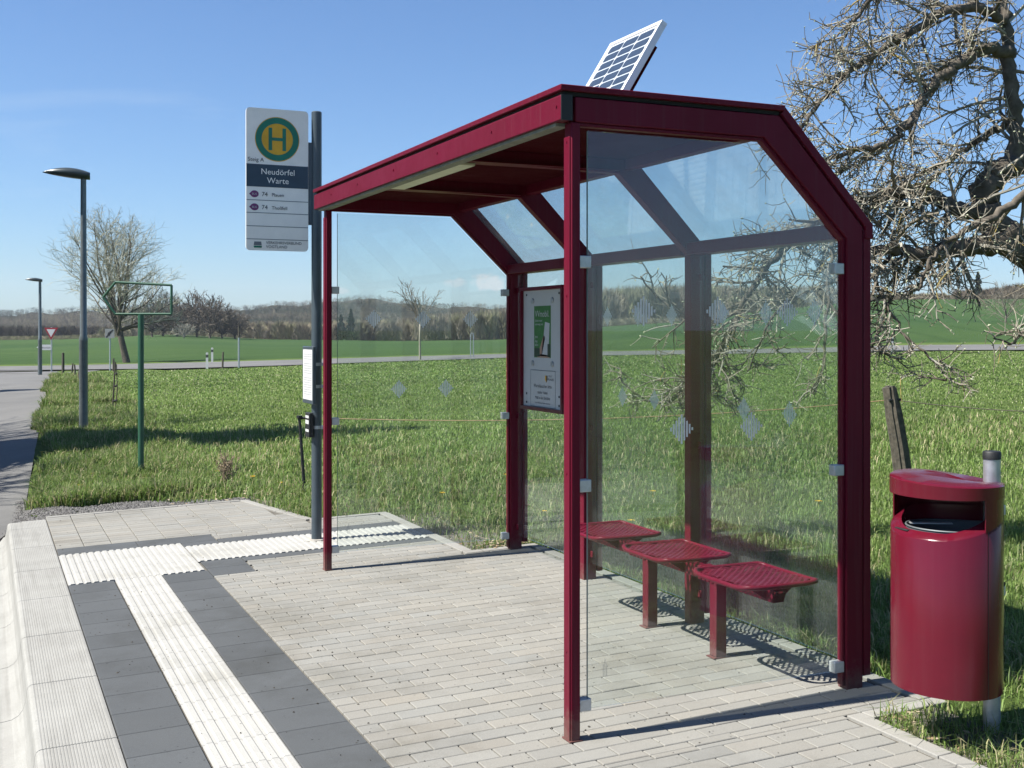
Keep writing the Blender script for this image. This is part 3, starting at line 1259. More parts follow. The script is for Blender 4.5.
# front beam
YA, YB = 4.195, 8.045
mb = MB()
mb.box(2.034, 2.078, YA + 0.001, YB, 2.434, 2.533)
fb = mb.build('front_beam', M['maroon'], shelter, bevel=0.004)
mb = MB()
mb.box(2.034, 2.083, YA - 0.004, YA, 2.4335, 2.5335)
mb.build('end_cap', M['black'], fb)
mb = MB()
mb.box(2.046, 2.10, YA + 0.07, YB - 0.075, 2.4205, 2.4335)
mb.build('drip_profile', M['profile'], fb)
for y in (4.235, 4.9, 5.6, 6.3, 7.0, 7.6):
    MB().tube([(2.0305, y, 2.492), (2.034, y, 2.492)], 0.006, 8).build('screw', M['maroon'], fb)
# black strip painting the gap's shade under the sheet, then the sheet itself, running over the slanted back edge
mb = MB()
mb.box(2.05, 3.075, YA + 0.012, YB - 0.012, 2.5335, 2.549)
mb.build('gap_shade_strip', M['void'], shelter)
mb = MB()
mb.strip_xz([(2.030, 2.573), (3.096, 2.573)], [(2.030, 2.5495), (3.088, 2.5495)], YA - 0.008, YB + 0.01)
rp = mb.build('roof_sheet', M['maroon'], shelter, bevel=0.003)
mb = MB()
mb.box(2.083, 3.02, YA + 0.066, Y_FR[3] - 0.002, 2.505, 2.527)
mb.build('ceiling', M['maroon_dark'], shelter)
# slanted outer cover strips on the end frames
for y in (Y_FR[0] - 0.006, Y_FR[3] + 0.018):
    mb = MB()
    mb.strip_xz([(3.097, 2.570), (3.572, 2.084), (3.574, 2.02)], [(3.080, 2.537), (3.531, 2.073), (3.533, 2.02)], y, y + 0.05)
    mb.build('verge_cover', M['maroon'], shelter, bevel=0.003)
# ridge and eaves rails between the frames
for k in range(3):
    y0, y1 = Y_FR[k] + FT, Y_FR[k + 1]
    mb = MB()
    mb.box(3.405, 3.515, y0, y1, 2.018, 2.085)
    mb.build('eaves_rail', M['maroon'], shelter, bevel=0.004)
    mb = MB()
    mb.box(3.03, 3.088, y0, y1, 2.452, 2.529)
    mb.build('ridge_rail', M['maroon'], shelter, bevel=0.004)
    # slanted dusty panes
    mb = MB()
    a, b = (3.083, 2.535), (3.560, 2.046)
    d = Vector((b[0] - a[0], 0, b[1] - a[1])).normalized()
    nrm = Vector((-d.z, 0, d.x)) * -0.008
    pr = [(a[0], a[1]), (b[0], b[1]), (b[0] + nrm.x, b[1] + nrm.z), (a[0] + nrm.x, a[1] + nrm.z)]
    mb.prism(pr, lambda p, q, y=y0 - 0.02: (p, y + 0.008, q), lambda p, q, y=y1 + 0.02: (p, y - 0.008, q))
    mb.build('roof_pane', M['glass_roof'], shelter)


def marker(parent, cx, cz, hw, hh, plane, fixed, nstr, side):
    """diamond of fine vertical film stripes stuck on a pane"""
    mb = MB()
    t = 2 * hw / (nstr * 2 - 1)
    for k in range(nstr):
        a = -hw + k * 2 * t
        b = a + t * 1.25
        m = (a + b) / 2
        h = hh * (1 - abs(m) / hw * 0.94)
        P = [(a, -h + hh * 0.02), (b, -h), (b, h), (a, h - hh * 0.02)]
        if plane == 'y':
            mb.poly([(cx + p, fixed, cz + q) for p, q in P])
        else:
            mb.poly([(fixed, cx + p, cz + q) for p, q in P])
    return mb.build('bird_marker', M['marker'], parent, fixn=False)


def clamp(parent, x, y, z, along):
    mb = MB()
    s = 0.021
    if along == 'y':                            # pane lies across Y
        mb.box(x - 0.026, x + 0.026, y - 0.021, y + 0.021, z - s * 1.15, z + s * 1.15)
    return mb.build('clamp', M['clamp'], parent, bevel=0.003)


prof_end = [(2.168, 0.115), (3.405, 0.115), (3.405, 2.00), (2.975, 2.405), (2.168, 2.405)]
for y, name in ((Y_FR[0] + 0.031, 'near'), (Y_FR[3] + 0.031, 'far')):
    mb = MB()
    mb.prism(prof_end, lambda p, q, y=y: (p, y - 0.005, q), lambda p, q, y=y: (p, y + 0.005, q))
    g = mb.build('end_pane', M['glass'], shelter)
    mb = MB()
    e = 0.0015
    mb.box(2.1665, 2.1679, y - 0.005, y + 0.005, 0.115, 2.405)
    mb.build('pane_edge', simple('glass_edge_green', (0.24, 0.33, 0.31), 0.2), g)
    for z in (0.135, 1.0, 1.885):
        clamp(g, 2.150, y, z, 'y')
        clamp(g, 3.400, y, z, 'y')
    for cx in (2.42, 2.775, 3.13):
        marker(g, cx, 1.693, 0.054, 0.062, 'y', y - 0.0062, 9, -1)
    for cx in (2.60, 2.945):
        marker(g, cx, 1.208, 0.054, 0.062, 'y', y - 0.0062, 9, -1)
    # small stamp in the corner of the pane
    mb = MB()
    for k in range(3):
        mb.poly([(2.235 + k * 0.008, y - 0.0062, 0.235), (2.2366 + k * 0.008, y - 0.0062, 0.235), (2.2366 + k * 0.008, y - 0.0062, 0.285 + 0.02 * (k == 1)), (2.235 + k * 0.008, y - 0.0062, 0.285 + 0.02 * (k == 1))])
    mb.build('pane_stamp', M['sign_grey'], g, fixn=False)
for k in range(3):
    y0, y1 = Y_FR[k] + FT + 0.012, Y_FR[k + 1] - 0.012
    mb = MB()
    mb.box(3.484, 3.494, y0, y1, 0.14, 2.014)
    g = mb.build('rear_pane', M['glass'], shelter)
    for z in (0.2, 1.0, 1.9):
        for yy in (y0 + 0.004, y1 - 0.004):
            mb = MB()
            mb.box(3.475, 3.483, yy - 0.016, yy + 0.016, z - 0.02, z + 0.02)
            mb.build('clamp', M['maroon'], g, bevel=0.003)
    if k < 2:
        m = (y0 + y1) / 2
        for dy in (-0.38, 0.0, 0.38):
            marker(g, m + dy, 1.70, 0.054, 0.062, 'x', 3.4832, 9, -1)
        for dy in (-0.19, 0.19):
            marker(g, m + dy, 1.215, 0.054, 0.062, 'x', 3.4832, 9, -1)
# flat lamp behind the front beam
mb = MB()
mb.box(2.102, 2.205, 5.52, 6.62, 2.428, 2.442)
lp = mb.build('ceiling_lamp', M['lamp_cover'], shelter, bevel=0.003)
mb = MB()
mb.box(2.099, 2.208, 5.515, 6.625, 2.4425, 2.47)
mb.build('lamp_housing', M['profile'], lp)

# ------------------------------------------------------------------ solar panel on the roof
sp = thing('solar_panel', (2.62, 5.1, 2.575), 'small silver-framed solar panel tilted up on the shelter roof', 'solar panel')
A = Vector((2.625, 0, 2.59))
up = Vector((math.cos(R(58.5)), 0, math.sin(R(58.5))))
nr_ = Vector((-up.z, 0, up.x))
SPY0, SPY1, SPL = 4.95, 5.475, 0.60


def spp(y, l, n):
    p = A + up * l + nr_ * n
    return (p.x, y, p.z)


def spbox(mb, y0, y1, l0, l1, n0, n1):
    vs = [spp(y, l, n) for n in (n0, n1) for l in (l0, l1) for y in (y0, y1)]
    mb._add(vs, [(0, 2, 3, 1), (4, 5, 7, 6), (0, 1, 5, 4), (2, 6, 7, 3), (0, 4, 6, 2), (1, 3, 7, 5)])


mb = MB()
fw = 0.022
spbox(mb, SPY0, SPY1, SPL - fw, SPL, -0.035, 0.0)
spbox(mb, SPY0, SPY1, 0, fw, -0.035, 0.0)
spbox(mb, SPY0, SPY0 + fw, fw, SPL - fw, -0.035, 0.0)
spbox(mb, SPY1 - fw, SPY1, fw, SPL - fw, -0.035, 0.0)
mb.build('frame', M['silver'], sp, bevel=0.0015)
mb = MB()
spbox(mb, SPY0 + fw, SPY1 - fw, fw, SPL - fw, -0.03, -0.005)
bk = mb.build('backing', M['cell_line'], sp)
mb = MB()
cw = (SPY1 - SPY0 - 2 * fw - 0.02) / 3
ch = (SPL - 2 * fw - 0.02) / 10
for i in range(3):
    for j in range(10):
        y0 = SPY0 + fw + 0.01 + i * cw
        l0 = fw + 0.01 + j * ch
        c = 0.010
        y0, y1, l0, l1 = y0 + 0.004, y0 + cw - 0.004, l0 + 0.004, l0 + ch - 0.004
        mb.poly([spp(a, b, -0.0042) for a, b in ((y0 + c, l0), (y1 - c, l0), (y1, l0 + c), (y1, l1 - c), (y1 - c, l1), (y0 + c, l1), (y0, l1 - c), (y0, l0 + c))])
mb.build('solar_cells', M['cell'], sp, fixn=False)
for y in (SPY0 + 0.07, SPY1 - 0.07):
    mb = MB()
    mb.bar(spp(y, 0.02, -0.055), spp(y, SPL - 0.1, -0.055), 0.03, 0.03, up=(0, 1, 0))
    p = Vector(spp(y, 0.16, -0.055))
    mb.bar(p, (p.x + 0.06, y, 2.58), 0.03, 0.03, up=(0, 1, 0))
    mb.bar((2.6, y, 2.585), (p.x + 0.05, y, 2.585), 0.04, 0.018)
    mb.build('bracket', M['maroon_dark'], sp, bevel=0.003)

# ------------------------------------------------------------------ bench with three mesh seats
bench = thing('shelter_bench', (3.22, 5.25, gz(3.22)), 'dark red metal bench of three mesh seats on two square legs', 'bench')
BX, BZ = 3.225, 0.425
mb = MB()
mb.box(BX - 0.03, BX + 0.03, 4.42, 6.22, BZ - 0.032, BZ + 0.028)
bm_ = mb.build('beam', M['maroon'], bench, bevel=0.004)
mb = MB()
mb.bar((BX, 4.42, BZ - 0.002), (BX, 4.405, BZ - 0.008), 0.055, 0.05)
mb.build('beam_cap', M['maroon_dark'], bm_, bevel=0.003)
for yl in (4.905, 5.56):
    mb = MB()
    mb.box(BX - 0.03, BX + 0.03, yl - 0.03, yl + 0.03, gz(BX) + 0.006, BZ - 0.033)
    lg = mb.build('leg', M['maroon'], bench, bevel=0.004)
    mb = MB()
    mb.box(BX - 0.045, BX + 0.045, yl - 0.036, yl + 0.036, gz(BX) + 0.0005, gz(BX) + 0.0055)
    mb.build('foot_plate', M['maroon'], lg)


def seat_z(u, v):
    """dished seat with rolled front and back edges; u across X (-1..1), v along Y"""
    z = 0.490 - 0.012 * (1 - u * u) * (1 - v * v) - 0.004
    z -= 0.012 * max(0.0, (abs(u) - 0.82) / 0.18) ** 2
    z -= 0.005 * max(0.0, (abs(v) - 0.85) / 0.15) ** 2
    return z


def super_pt(t, hx, hy, n=6.5):
    c, s = math.cos(t), math.sin(t)
    return hx * math.copysign(abs(c) ** (2 / n), c), hy * math.copysign(abs(s) ** (2 / n), s)


SHX, SHY = 0.205, 0.238
for yc in (4.60, 5.295, 5.985):
    xc = 3.225
    mb = MB()
    ring = []
    for k in range(97):
        px, py = super_pt(2 * math.pi * k / 96, SHX, SHY)
        ring.append((xc + px, yc + py, seat_z(px / SHX, py / SHY)))
    mb.tube(ring, 0.0115, 8, cap=False)
    st = mb.build('seat', M['maroon'], bench, smooth_=True)
    # expanded-metal lattice
    mb = MB()
    stp = 0.037
    for sgn in (1, -1):
        for k in range(-20, 21):
            c = k * stp
            pts = []
            for q in np.linspace(-0.5, 0.5, 41):
                px, py = q + c * 0.5, sgn * (q * 1.0 - c * 0.5)
                if (abs(px) / (SHX - 0.004)) ** 6.5 + (abs(py) / (SHY - 0.004)) ** 6.5 < 1:
                    pts.append((xc + px, yc + py, seat_z(px / SHX, py / SHY)))
            if len(pts) >= 2:
                for a, b in zip(pts[:-1:2], pts[2::2]):
                    mb.bar(a, b, 0.0098, 0.003)
    mb.build('lattice', M['maroon'], st)
    for dy in (-0.12, 0.12):
        mb = MB()
        mb.bar((xc - 0.16, yc + dy, BZ + 0.036), (xc + 0.17, yc + dy, BZ + 0.036), 0.035, 0.012)
        mb.prism([(xc - 0.12, BZ + 0.03), (xc + 0.14, BZ + 0.03), (xc + 0.06, BZ - 0.03), (xc - 0.02, BZ - 0.03)],
                 lambda p, q, y=yc + dy: (p, y - 0.004, q), lambda p, q, y=yc + dy: (p, y + 0.004, q))
        mb.build('bracket', M['maroon'], st, bevel=0.002)
for yc in (4.945, 5.64):
    mb = MB()
    for k in range(5):
        mb.box(BX - 0.036, BX + 0.036, yc - 0.085 + k * 0.036, yc - 0.058 + k * 0.036, BZ - 0.036, BZ + 0.034)
    mb.build('ribbed_sleeve', M['maroon'], bm_, bevel=0.004)

# ------------------------------------------------------------------ notice case hung on the rear pane
nc = thing('notice_case', (3.46, 7.42, 1.05), 'dark red framed notice case with green poster hung on the rear shelter glass', 'notice case')
NY0, NY1, NZ0, NZ1 = 7.08, 7.765, 1.062, 1.915
mb = MB()
NX = 3.438
mb.box(NX, 3.478, NY0, NY1, NZ1 - 0.024, NZ1)
mb.box(NX, 3.478, NY0, NY1, NZ0, NZ0 + 0.024)
mb.box(NX, 3.478, NY0, NY0 + 0.024, NZ0 + 0.024, NZ1 - 0.024)
mb.box(NX, 3.478, NY1 - 0.024, NY1, NZ0 + 0.024, NZ1 - 0.024)
mb.build('frame', M['maroon'], nc, bevel=0.002)
mb = MB()
mb.box(3.460, 3.4765, NY0 + 0.024, NY1 - 0.024, NZ0 + 0.024, NZ1 - 0.024)
bp = mb.build('back_panel', M['white'], nc)


def nplace(x):
    """local poster x runs left to right as read from the seat side"""
    return lambda u, v: (x, NY1 - u, NZ0 + v)


def nrect(mb, x, u0, u1, v0, v1):
    f = nplace(x)
    mb.poly([f(u0, v0), f(u1, v0), f(u1, v1), f(u0, v1)])


mb = MB()
nrect(mb, 3.4590, 0.205, 0.475, 0.365, 0.720)
ps = mb.build('poster', M['poster_green'], nc, fixn=False)
mb = MB()
f = nplace(3.4582)
mb.poly([f(0.325, 0.375), f(0.44, 0.375), f(0.458, 0.60), f(0.385, 0.61)])
mb.build('poster_phone', M['white'], ps, fixn=False)
mb = MB()
mb.poly([f(0.30, 0.378), f(0.33, 0.375), f(0.385, 0.50), f(0.365, 0.52), f(0.29, 0.42)])
mb.poly([f(0.26, 0.366), f(0.46, 0.366), f(0.44, 0.385), f(0.27, 0.39)])
mb.build('poster_hand', M['poster_skin'], ps, fixn=False)
mb = MB()
nrect(mb, 3.4578, 0.21, 0.30, 0.372, 0.43)
mb.build('poster_picture', M['poster_dark'], ps, fixn=False)
mb = MB()
nrect(mb, 3.4578, 0.425, 0.47, 0.372, 0.46)
mb.build('poster_picture', M['poster_dark'], ps, fixn=False)
text_mesh([('VVmobil.', 0.225, 0.645, 0.062, 'LEFT'), ('Einfach mobil', 0.222, 0.612, 0.022, 'LEFT'), ('unterwegs sein', 0.222, 0.588, 0.022, 'LEFT'),
           ('Jetzt', 0.222, 0.50, 0.026, 'LEFT'), ('App', 0.222, 0.47, 0.026, 'LEFT'), ('laden', 0.222, 0.445, 0.026, 'LEFT')], 'lettering', M['white'], ps, nplace(3.4574))
for u in (0.185, 0.500):
    for v in (0.325, 0.755):
        c = nplace(3.458)(u, v)
        MB().tube([(3.4595, c[1], c[2]), (3.452, c[1], c[2])], 0.020, 14).build('holder_knob', M['steel'], nc, bevel=0.003)
for u in (0.08, 0.605):
    for v in (0.05, 0.11, 0.80):
        c = nplace(3.458)(u, v)
        MB().tube([(3.4595, c[1], c[2]), (3.4565, c[1], c[2])], 0.008, 10).build('screw', M['ink'], nc)
mb = MB()
nrect(mb, 3.4590, 0.15, 0.545, 0.03, 0.275)
ntc = mb.build('notice_sheet', M['paper'], nc, fixn=False)
mb = MB()
for r in ((0.145, 0.15, 0.03, 0.275), (0.545, 0.55, 0.03, 0.28), (0.145, 0.55, 0.275, 0.28), (0.145, 0.55, 0.025, 0.03)):
    nrect(mb, 3.4584, *r)
mb.build('sheet_border', M['sign_grey'], ntc, fixn=False)
text_mesh([('STADT', 0.44, 0.235, 0.018, 'LEFT'), ('PLAUEN', 0.435, 0.212, 0.024, 'LEFT'), ('Wartehäuschen bitte', 0.345, 0.160, 0.034, 'CENTER'), ('sauber halten', 0.345, 0.118, 0.030, 'CENTER'),
           ('Müll in den Behälter', 0.345, 0.080, 0.030, 'CENTER'), ('Vielen Dank für Ihre Mithilfe und Rücksicht', 0.345, 0.050, 0.014, 'CENTER')], 'lettering', M['ink'], ntc, nplace(3.4582))
mb = MB()
f = nplace(3.4582)
mb.poly([f(0.385, 0.245), f(0.425, 0.245), f(0.425, 0.215), f(0.405, 0.195), f(0.385, 0.215)])
mb.build('crest', M['sign_yellow'], ntc, fixn=False)
mb = MB()
f = nplace(3.4579)
mb.poly([f(0.405, 0.245), f(0.425, 0.245), f(0.425, 0.215), f(0.405, 0.195)])
mb.build('crest_half', M['ink'], ntc, fixn=False)

# ------------------------------------------------------------------ litter bin
BPX, BPY = 3.609, 3.539
lb = thing('litter_bin', (BPX, BPY, 0.03), 'glossy dark red litter bin with hooded lid on a galvanised pole', 'litter bin')
AX = Vector((-1.0, 0.0))                        # from the pole towards the broad front
SD = Vector((0.0, -1.0))
BA, BB, BR = 0.196, 0.218, 0.045                # half depth, half width, pole sleeve
BC = Vector((BPX - 0.238, BPY))


def bin_outline(n=132, grow=0.0):
    """plan of the bin: broad oval front, drawn together round the pole behind"""
    P_ = [(BC.x + (BA + grow) * math.cos(t), BC.y + (BB + grow) * math.sin(t)) for t in np.linspace(0, 2 * math.pi, 120)[:-1]]
    P_ += [(BPX + (BR + grow) * math.cos(t), BPY + (BR + grow) * math.sin(t)) for t in np.linspace(0, 2 * math.pi, 40)[:-1]]
    P_ = sorted(P_)
    def half(Q):
        h_ = []
        for q in Q:
            while len(h_) > 1 and (h_[-1][0] - h_[-2][0]) * (q[1] - h_[-2][1]) - (h_[-1][1] - h_[-2][1]) * (q[0] - h_[-2][0]) <= 0:
                h_.pop()
            h_.append(q)
        return h_
    lo, hi_ = half(P_), half(P_[::-1])
    P_ = [Vector(q) for q in lo[:-1] + hi_[:-1]]
    P_.append(P_[0])
    acc = [0.0]
    for a_, b_ in zip(P_[:-1], P_[1:]):
        acc.append(acc[-1] + (b_ - a_).length)
    out_ = []
    for k in range(n):
        t_ = acc[-1] * k / n
        i_ = max(j for j in range(len(acc) - 1) if acc[j] <= t_)
        out_.append(P_[i_].lerp(P_[i_ + 1], (t_ - acc[i_]) / max(1e-9, acc[i_ + 1] - acc[i_])))
    return out_


cen_b = BC.copy()
VIEWF = Vector((-0.97, -0.24))


def rim_z(p):
    d = (p - cen_b)
    return 0.893 - 0.066 * max(0.0, min(1, d.dot(VIEWF) / 0.205 + 0.15))


outl = bin_outline()
n = len(outl)
NSH = 12
# body shell
mb = MB()
vs = [(p.x, p.y, 0.245) for p in outl] + [(p.x, p.y, 0.252) for p in outl] + [(p.x, p.y, rim_z(p)) for p in outl]
lip = [cen_b + (p - cen_b) * 0.80 for p in outl]
vs += [(p.x, p.y, rim_z(p) + 0.006) for p in [cen_b + (q - cen_b) * 0.985 for q in outl]]
vs += [(p.x, p.y, rim_z(q) + 0.026) for p, q in zip(lip, outl)]
vs += [(p.x, p.y, 0.60) for p in lip]
fs = []
for r in range(5):
    for k in range(n):
        l = (k + 1) % n
        fs.append((r * n + k, r * n + l, (r + 1) * n + l, (r + 1) * n + k))
fs.append(tuple(range(n - 1, -1, -1)))
mb._add(vs, fs)
bb = mb.build('body', M['bin_red'], lb, smooth_='angle')
# thin door seams on the shell
mb = MB()
for tgt in ((987, 600),):
    # the seam stands where the door meets the back column
    best = None
    for p in outl:
        zc = p.x * SY + p.y * CYW
        xc_ = p.x * CYW - p.y * SY
        u = CX + F_PX * xc_ / zc
        if best is None or (abs(u - tgt[0]) < best[0] and (p - cen_b).dot(Vector((0.2, -0.9))) > 0.02):
            best = (abs(u - tgt[0]), p)
    p = best[1]
    d = (p - cen_b).normalized()
    t = Vector((-d.y, d.x))
    q0, q1 = p + d * 0.0012 - t * 0.0015, p + d * 0.0012 + t * 0.0015
    if tgt[0] == 987:
        mb.poly([(q0.x, q0.y, 0.246), (q1.x, q1.y, 0.246), (q1.x, q1.y, 0.87), (q0.x, q0.y, 0.87)])
mb.build('door_seam', M['black'], bb, fixn=False)
# inner liner
mb = MB()
li = [cen_b + (p - cen_b) * 0.72 for p in outl]
mb._add([(p.x, p.y, 0.858) for p in li] + [(p.x, p.y, 0.5) for p in li], [(k, (k + 1) % n, n + (k + 1) % n, n + k) for k in range(n)] + [tuple(range(n, 2 * n))])
rim = [(p.x, p.y, 0.858) for p in li]
mb.tube(rim + [rim[0]], 0.004, 6, cap=False)
ln = mb.build('liner', simple('dull_zinc_liner', (0.16, 0.18, 0.19), 0.6, 0.4), lb)
mb = MB()
c2 = cen_b + AX * 0.05
mb.bar((c2.x - 0.04, c2.y + 0.10, 0.862), (c2.x + 0.10, c2.y + 0.02, 0.862), 0.03, 0.004)
mb.build('liner_handle', M['clamp'], ln)
# hood: back wall from rim to lid on the far side
mb = MB()
sel = [k for k in range(n) if (outl[k] - cen_b).dot(SD) < 0.0 or False]
far_side = SD if SD.dot(Vector((0.4, 0.9))) > 0 else -SD
def col_of(p):
    return CX + F_PX * (p.x * CYW - p.y * SY) / (p.x * SY + p.y * CYW)


ks = [k for k in range(n) if outl[k].x > BPX - 0.10 or (outl[k].y < BPY and col_of(outl[k]) > 985.5) or (outl[k].y > BPY + 0.03 and outl[k].x > BC.x - 0.10)]
kset = set(ks)
for k in range(n):
    l = (k + 1) % n
    if k in kset and l in kset:
        a, b = outl[k], outl[l]
        ai, bi = cen_b + (a - cen_b) * 0.975, cen_b + (b - cen_b) * 0.975
        vs = []
        for p in (a, b, bi, ai):
            vs += [(p.x, p.y, rim_z(p) - 0.01), (p.x, p.y, 0.985)]
        mb._add(vs, [(0, 2, 3, 1), (4, 6, 7, 5), (2, 4, 5, 3), (6, 0, 1, 7)])
mb.build('hood_wall', M['bin_red'], lb, smooth_='angle')
# lid
mb = MB()
ol = bin_outline(132, 0.004)


def lid_z(p):
    d = (p - Vector((BPX, BPY))).dot(AX)
    e = (p - cen_b)
    return 1.046 - 0.016 * (e.x / 0.2) ** 2 * (e.x > 0) + 0.012 * e.y / 0.25


zt = [float(lid_z(p)) for p in ol]
zb = [0.984 for p in ol]
ins = [cen_b + (p - cen_b) * 0.965 for p in ol]
vs = [(p.x, p.y, z) for p, z in zip(ol, zb)] + [(p.x, p.y, z - 0.006) for p, z in zip(ol, zt)] + [(p.x, p.y, z) for p, z in zip(ins, zt)] + [(p.x, p.y, z + 0.004) for p, z in zip([cen_b + (q - cen_b) * 0.5 for q in ol], zt)]
fs = []
for r in range(3):
    for k in range(n):
        l = (k + 1) % n
        fs.append((r * n + k, r * n + l, (r + 1) * n + l, (r + 1) * n + k))
fs.append(tuple(range(3 * n, 4 * n)))
fs.append(tuple(range(n - 1, -1, -1)))
mb._add(vs, fs)
mb.build('lid', M['bin_red'], lb, smooth_='angle')
# ash plate on the rim
mb = MB()
q = cen_b + Vector((-0.160, 0.06))
t = Vector((-0.12, -0.99)).normalized()
mb.bar((q.x - t.x * 0.04, q.y - t.y * 0.04, 0.848), (q.x + t.x * 0.04, q.y + t.y * 0.04, 0.848), 0.020, 0.006)
mb.build('stub_plate', M['black'], lb, bevel=0.002)
mb = MB()
mb.tube([(BPX, BPY, 0.0), (BPX, BPY, 1.105)], 0.033, 28)
pl = mb.build('pole', M['steel'], lb, smooth_='angle')
mb = MB()
mb.tube([(BPX, BPY, 1.106), (BPX, BPY, 1.132), (BPX, BPY, 1.137)], [0.0355, 0.0355, 0.032], 28)
mb.build('pole_cap', M['black'], pl, smooth_='angle')
back = Vector((BPX + 0.04, BPY + 0.01))
for z in (0.58, 0.90):
    MB().box(back.x - 0.005, back.x + 0.03, back.y - 0.015, back.y + 0.015, z - 0.02, z + 0.02).build('pole_clamp', M['clamp'], lb, bevel=0.003)
mb = MB()
kq = min(range(n), key=lambda k: (outl[k] - Vector((BPX - 0.02, BPY - 0.06))).length)
p = outl[kq]
d = Vector((0.35, -0.93))
mb.tube([(p.x, p.y, 0.625), (p.x + d.x * 0.003, p.y + d.y * 0.003, 0.625)], 0.009, 12)
mb.build('lock', M['black'], lb)

# ------------------------------------------------------------------ bus stop sign
SPX, SPYY = 2.312, 9.062
bs = thing('bus_stop_sign', (SPX, SPYY, gz(SPX)), 'tall white and navy bus stop sign with green H on a dark pole', 'bus stop sign')
mb = MB()
mb.tube([(SPX, SPYY, gz(SPX)), (SPX, SPYY, 3.285), (SPX, SPYY, 3.292)], [0.039, 0.039, 0.032], 24)
mb.build('pole', M['post_grey'], bs, smooth_='angle')
mb = MB()
mb.tube([(SPX, SPYY, gz(SPX) + 0.001), (SPX, SPYY, gz(SPX) + 0.012)], [0.075, 0.07], 24)
mb.build('foot_ring', M['concrete_foot'], bs)
SX0, SX1, SZ0, SZ1, SYF = 1.776, 2.246, 2.215, 3.285, 9.055
mb = MB()
rc = 0.03
pr = []
for cx_, cz_, a0 in ((SX1 - rc, SZ1 - rc, 0), (SX0 + rc, SZ1 - rc, 90), (SX0 + rc, SZ0 + rc, 180), (SX1 - rc, SZ0 + rc, 270)):
    for k in range(6):
        a = R(a0 + k * 18)
        pr.append((cx_ + rc * math.cos(a), cz_ + rc * math.sin(a)))
mb.prism(pr, lambda p, q: (p, SYF, q), lambda p, q: (p, SYF + 0.014, q))
sg = mb.build('sign_panel', M['sign_white'], bs)


def splace(off):
    return lambda u, v: (SX0 + u, SYF - off, SZ0 + v)


def disc(mb, u, v, r0, r1, off, n=56):
    f = splace(off)
    if r0 <= 0:
        mb.poly([f(u + r1 * math.cos(2 * math.pi * k / n), v + r1 * math.sin(2 * math.pi * k / n)) for k in range(n)])
        return
    vs = [f(u + r * math.cos(2 * math.pi * k / n), v + r * math.sin(2 * math.pi * k / n)) for r in (r0, r1) for k in range(n)]
    mb._add(vs, [(k, (k + 1) % n, n + (k + 1) % n, n + k) for k in range(n)])


hu, hv = 0.233, 0.842
mb = MB()
disc(mb, hu, hv, 0, 0.168, 0.0016)
em = mb.build('emblem', M['sign_yellow'], sg, fixn=False)
mb = MB()
disc(mb, hu, hv, 0.118, 0.163, 0.0028)
f = splace(0.0028)
for a, b, c, d in ((-0.066, -0.039, -0.085, 0.085), (0.039, 0.066, -0.085, 0.085), (-0.039, 0.039, -0.012, 0.012)):
    mb.poly([f(hu + a, hv + c), f(hu + b, hv + c), f(hu + b, hv + d), f(hu + a, hv + d)])
mb.build('emblem_ring', M['sign_green'], sg, fixn=False)
mb = MB()
f = splace(0.0016)
v0, v1 = 0.478, 0.648
mb.poly([f(0.002, v0), f(0.468, v0), f(0.468, v1), f(0.002, v1)])
mb.build('name_band', M['sign_navy'], sg, fixn=False)
mb = MB()
for v in (0.375, 0.280, 0.180, 0.082):
    mb = MB()
    mb.poly([f(0.002, v), f(0.468, v), f(0.468, v + 0.005), f(0.002, v + 0.005)])
    mb.build('row_rule', M['sign_grey'], sg, fixn=False)
text_mesh([('Neudörfel', 0.238, 0.574, 0.062, 'CENTER'), ('Warte', 0.238, 0.508, 0.062, 'CENTER')], 'stop_name', M['sign_white'], sg, splace(0.0028), 0.0)
text_mesh([('Steig A', 0.012, 0.668, 0.042, 'LEFT'), ('74', 0.115, 0.408, 0.046, 'LEFT'), ('Plauen', 0.19, 0.409, 0.036, 'LEFT'),
           ('74', 0.115, 0.310, 0.046, 'LEFT'), ('Thoßfell', 0.19, 0.311, 0.036, 'LEFT'),
           ('VERKEHRSVERBUND', 0.148, 0.050, 0.0295, 'LEFT'), ('VOGTLAND', 0.148, 0.020, 0.0295, 'LEFT')], 'lettering', M['ink'], sg, splace(0.0028))
for v in (0.423, 0.325):
    mb = MB()
    mb.poly([splace(0.0022)(0.062 + 0.031 * math.cos(2 * math.pi * k / 28), v + 0.026 * math.sin(2 * math.pi * k / 28)) for k in range(28)])
    mb.poly([splace(0.0022)(x_, v + y_) for x_, y_ in ((0.022, 0.0), (0.032, 0.010), (0.032, -0.010))])
    mb.build('bus_logo', M['sign_plum'], sg, fixn=False)
text_mesh([('BUS', 0.062, 0.415, 0.022, 'CENTER'), ('BUS', 0.062, 0.317, 0.022, 'CENTER')], 'logo_lettering', M['white'], sg, splace(0.0032))
mb = MB()
f = splace(0.0022)
mb.poly([f(0.058, 0.020), f(0.115, 0.020), f(0.118, 0.034), f(0.055, 0.034)])
mb.build('company_logo', M['sign_green'], sg, fixn=False)
mb = MB()
mb.poly([f(0.056, 0.038), f(0.116, 0.038), f(0.112, 0.066), f(0.060, 0.066)])
mb.build('company_picture', M['sign_grey'], sg, fixn=False)
mb = MB()
mb.box(2.247, 2.278, SYF - 0.004, SYF + 0.016, 2.42, 3.05)
for z in (2.45, 2.72, 3.02):
    mb.tube([(2.258, SYF - 0.008, z), (2.258, SYF - 0.004, z)], 0.007, 8)
mb.build('bracket', M['post_grey'], bs)
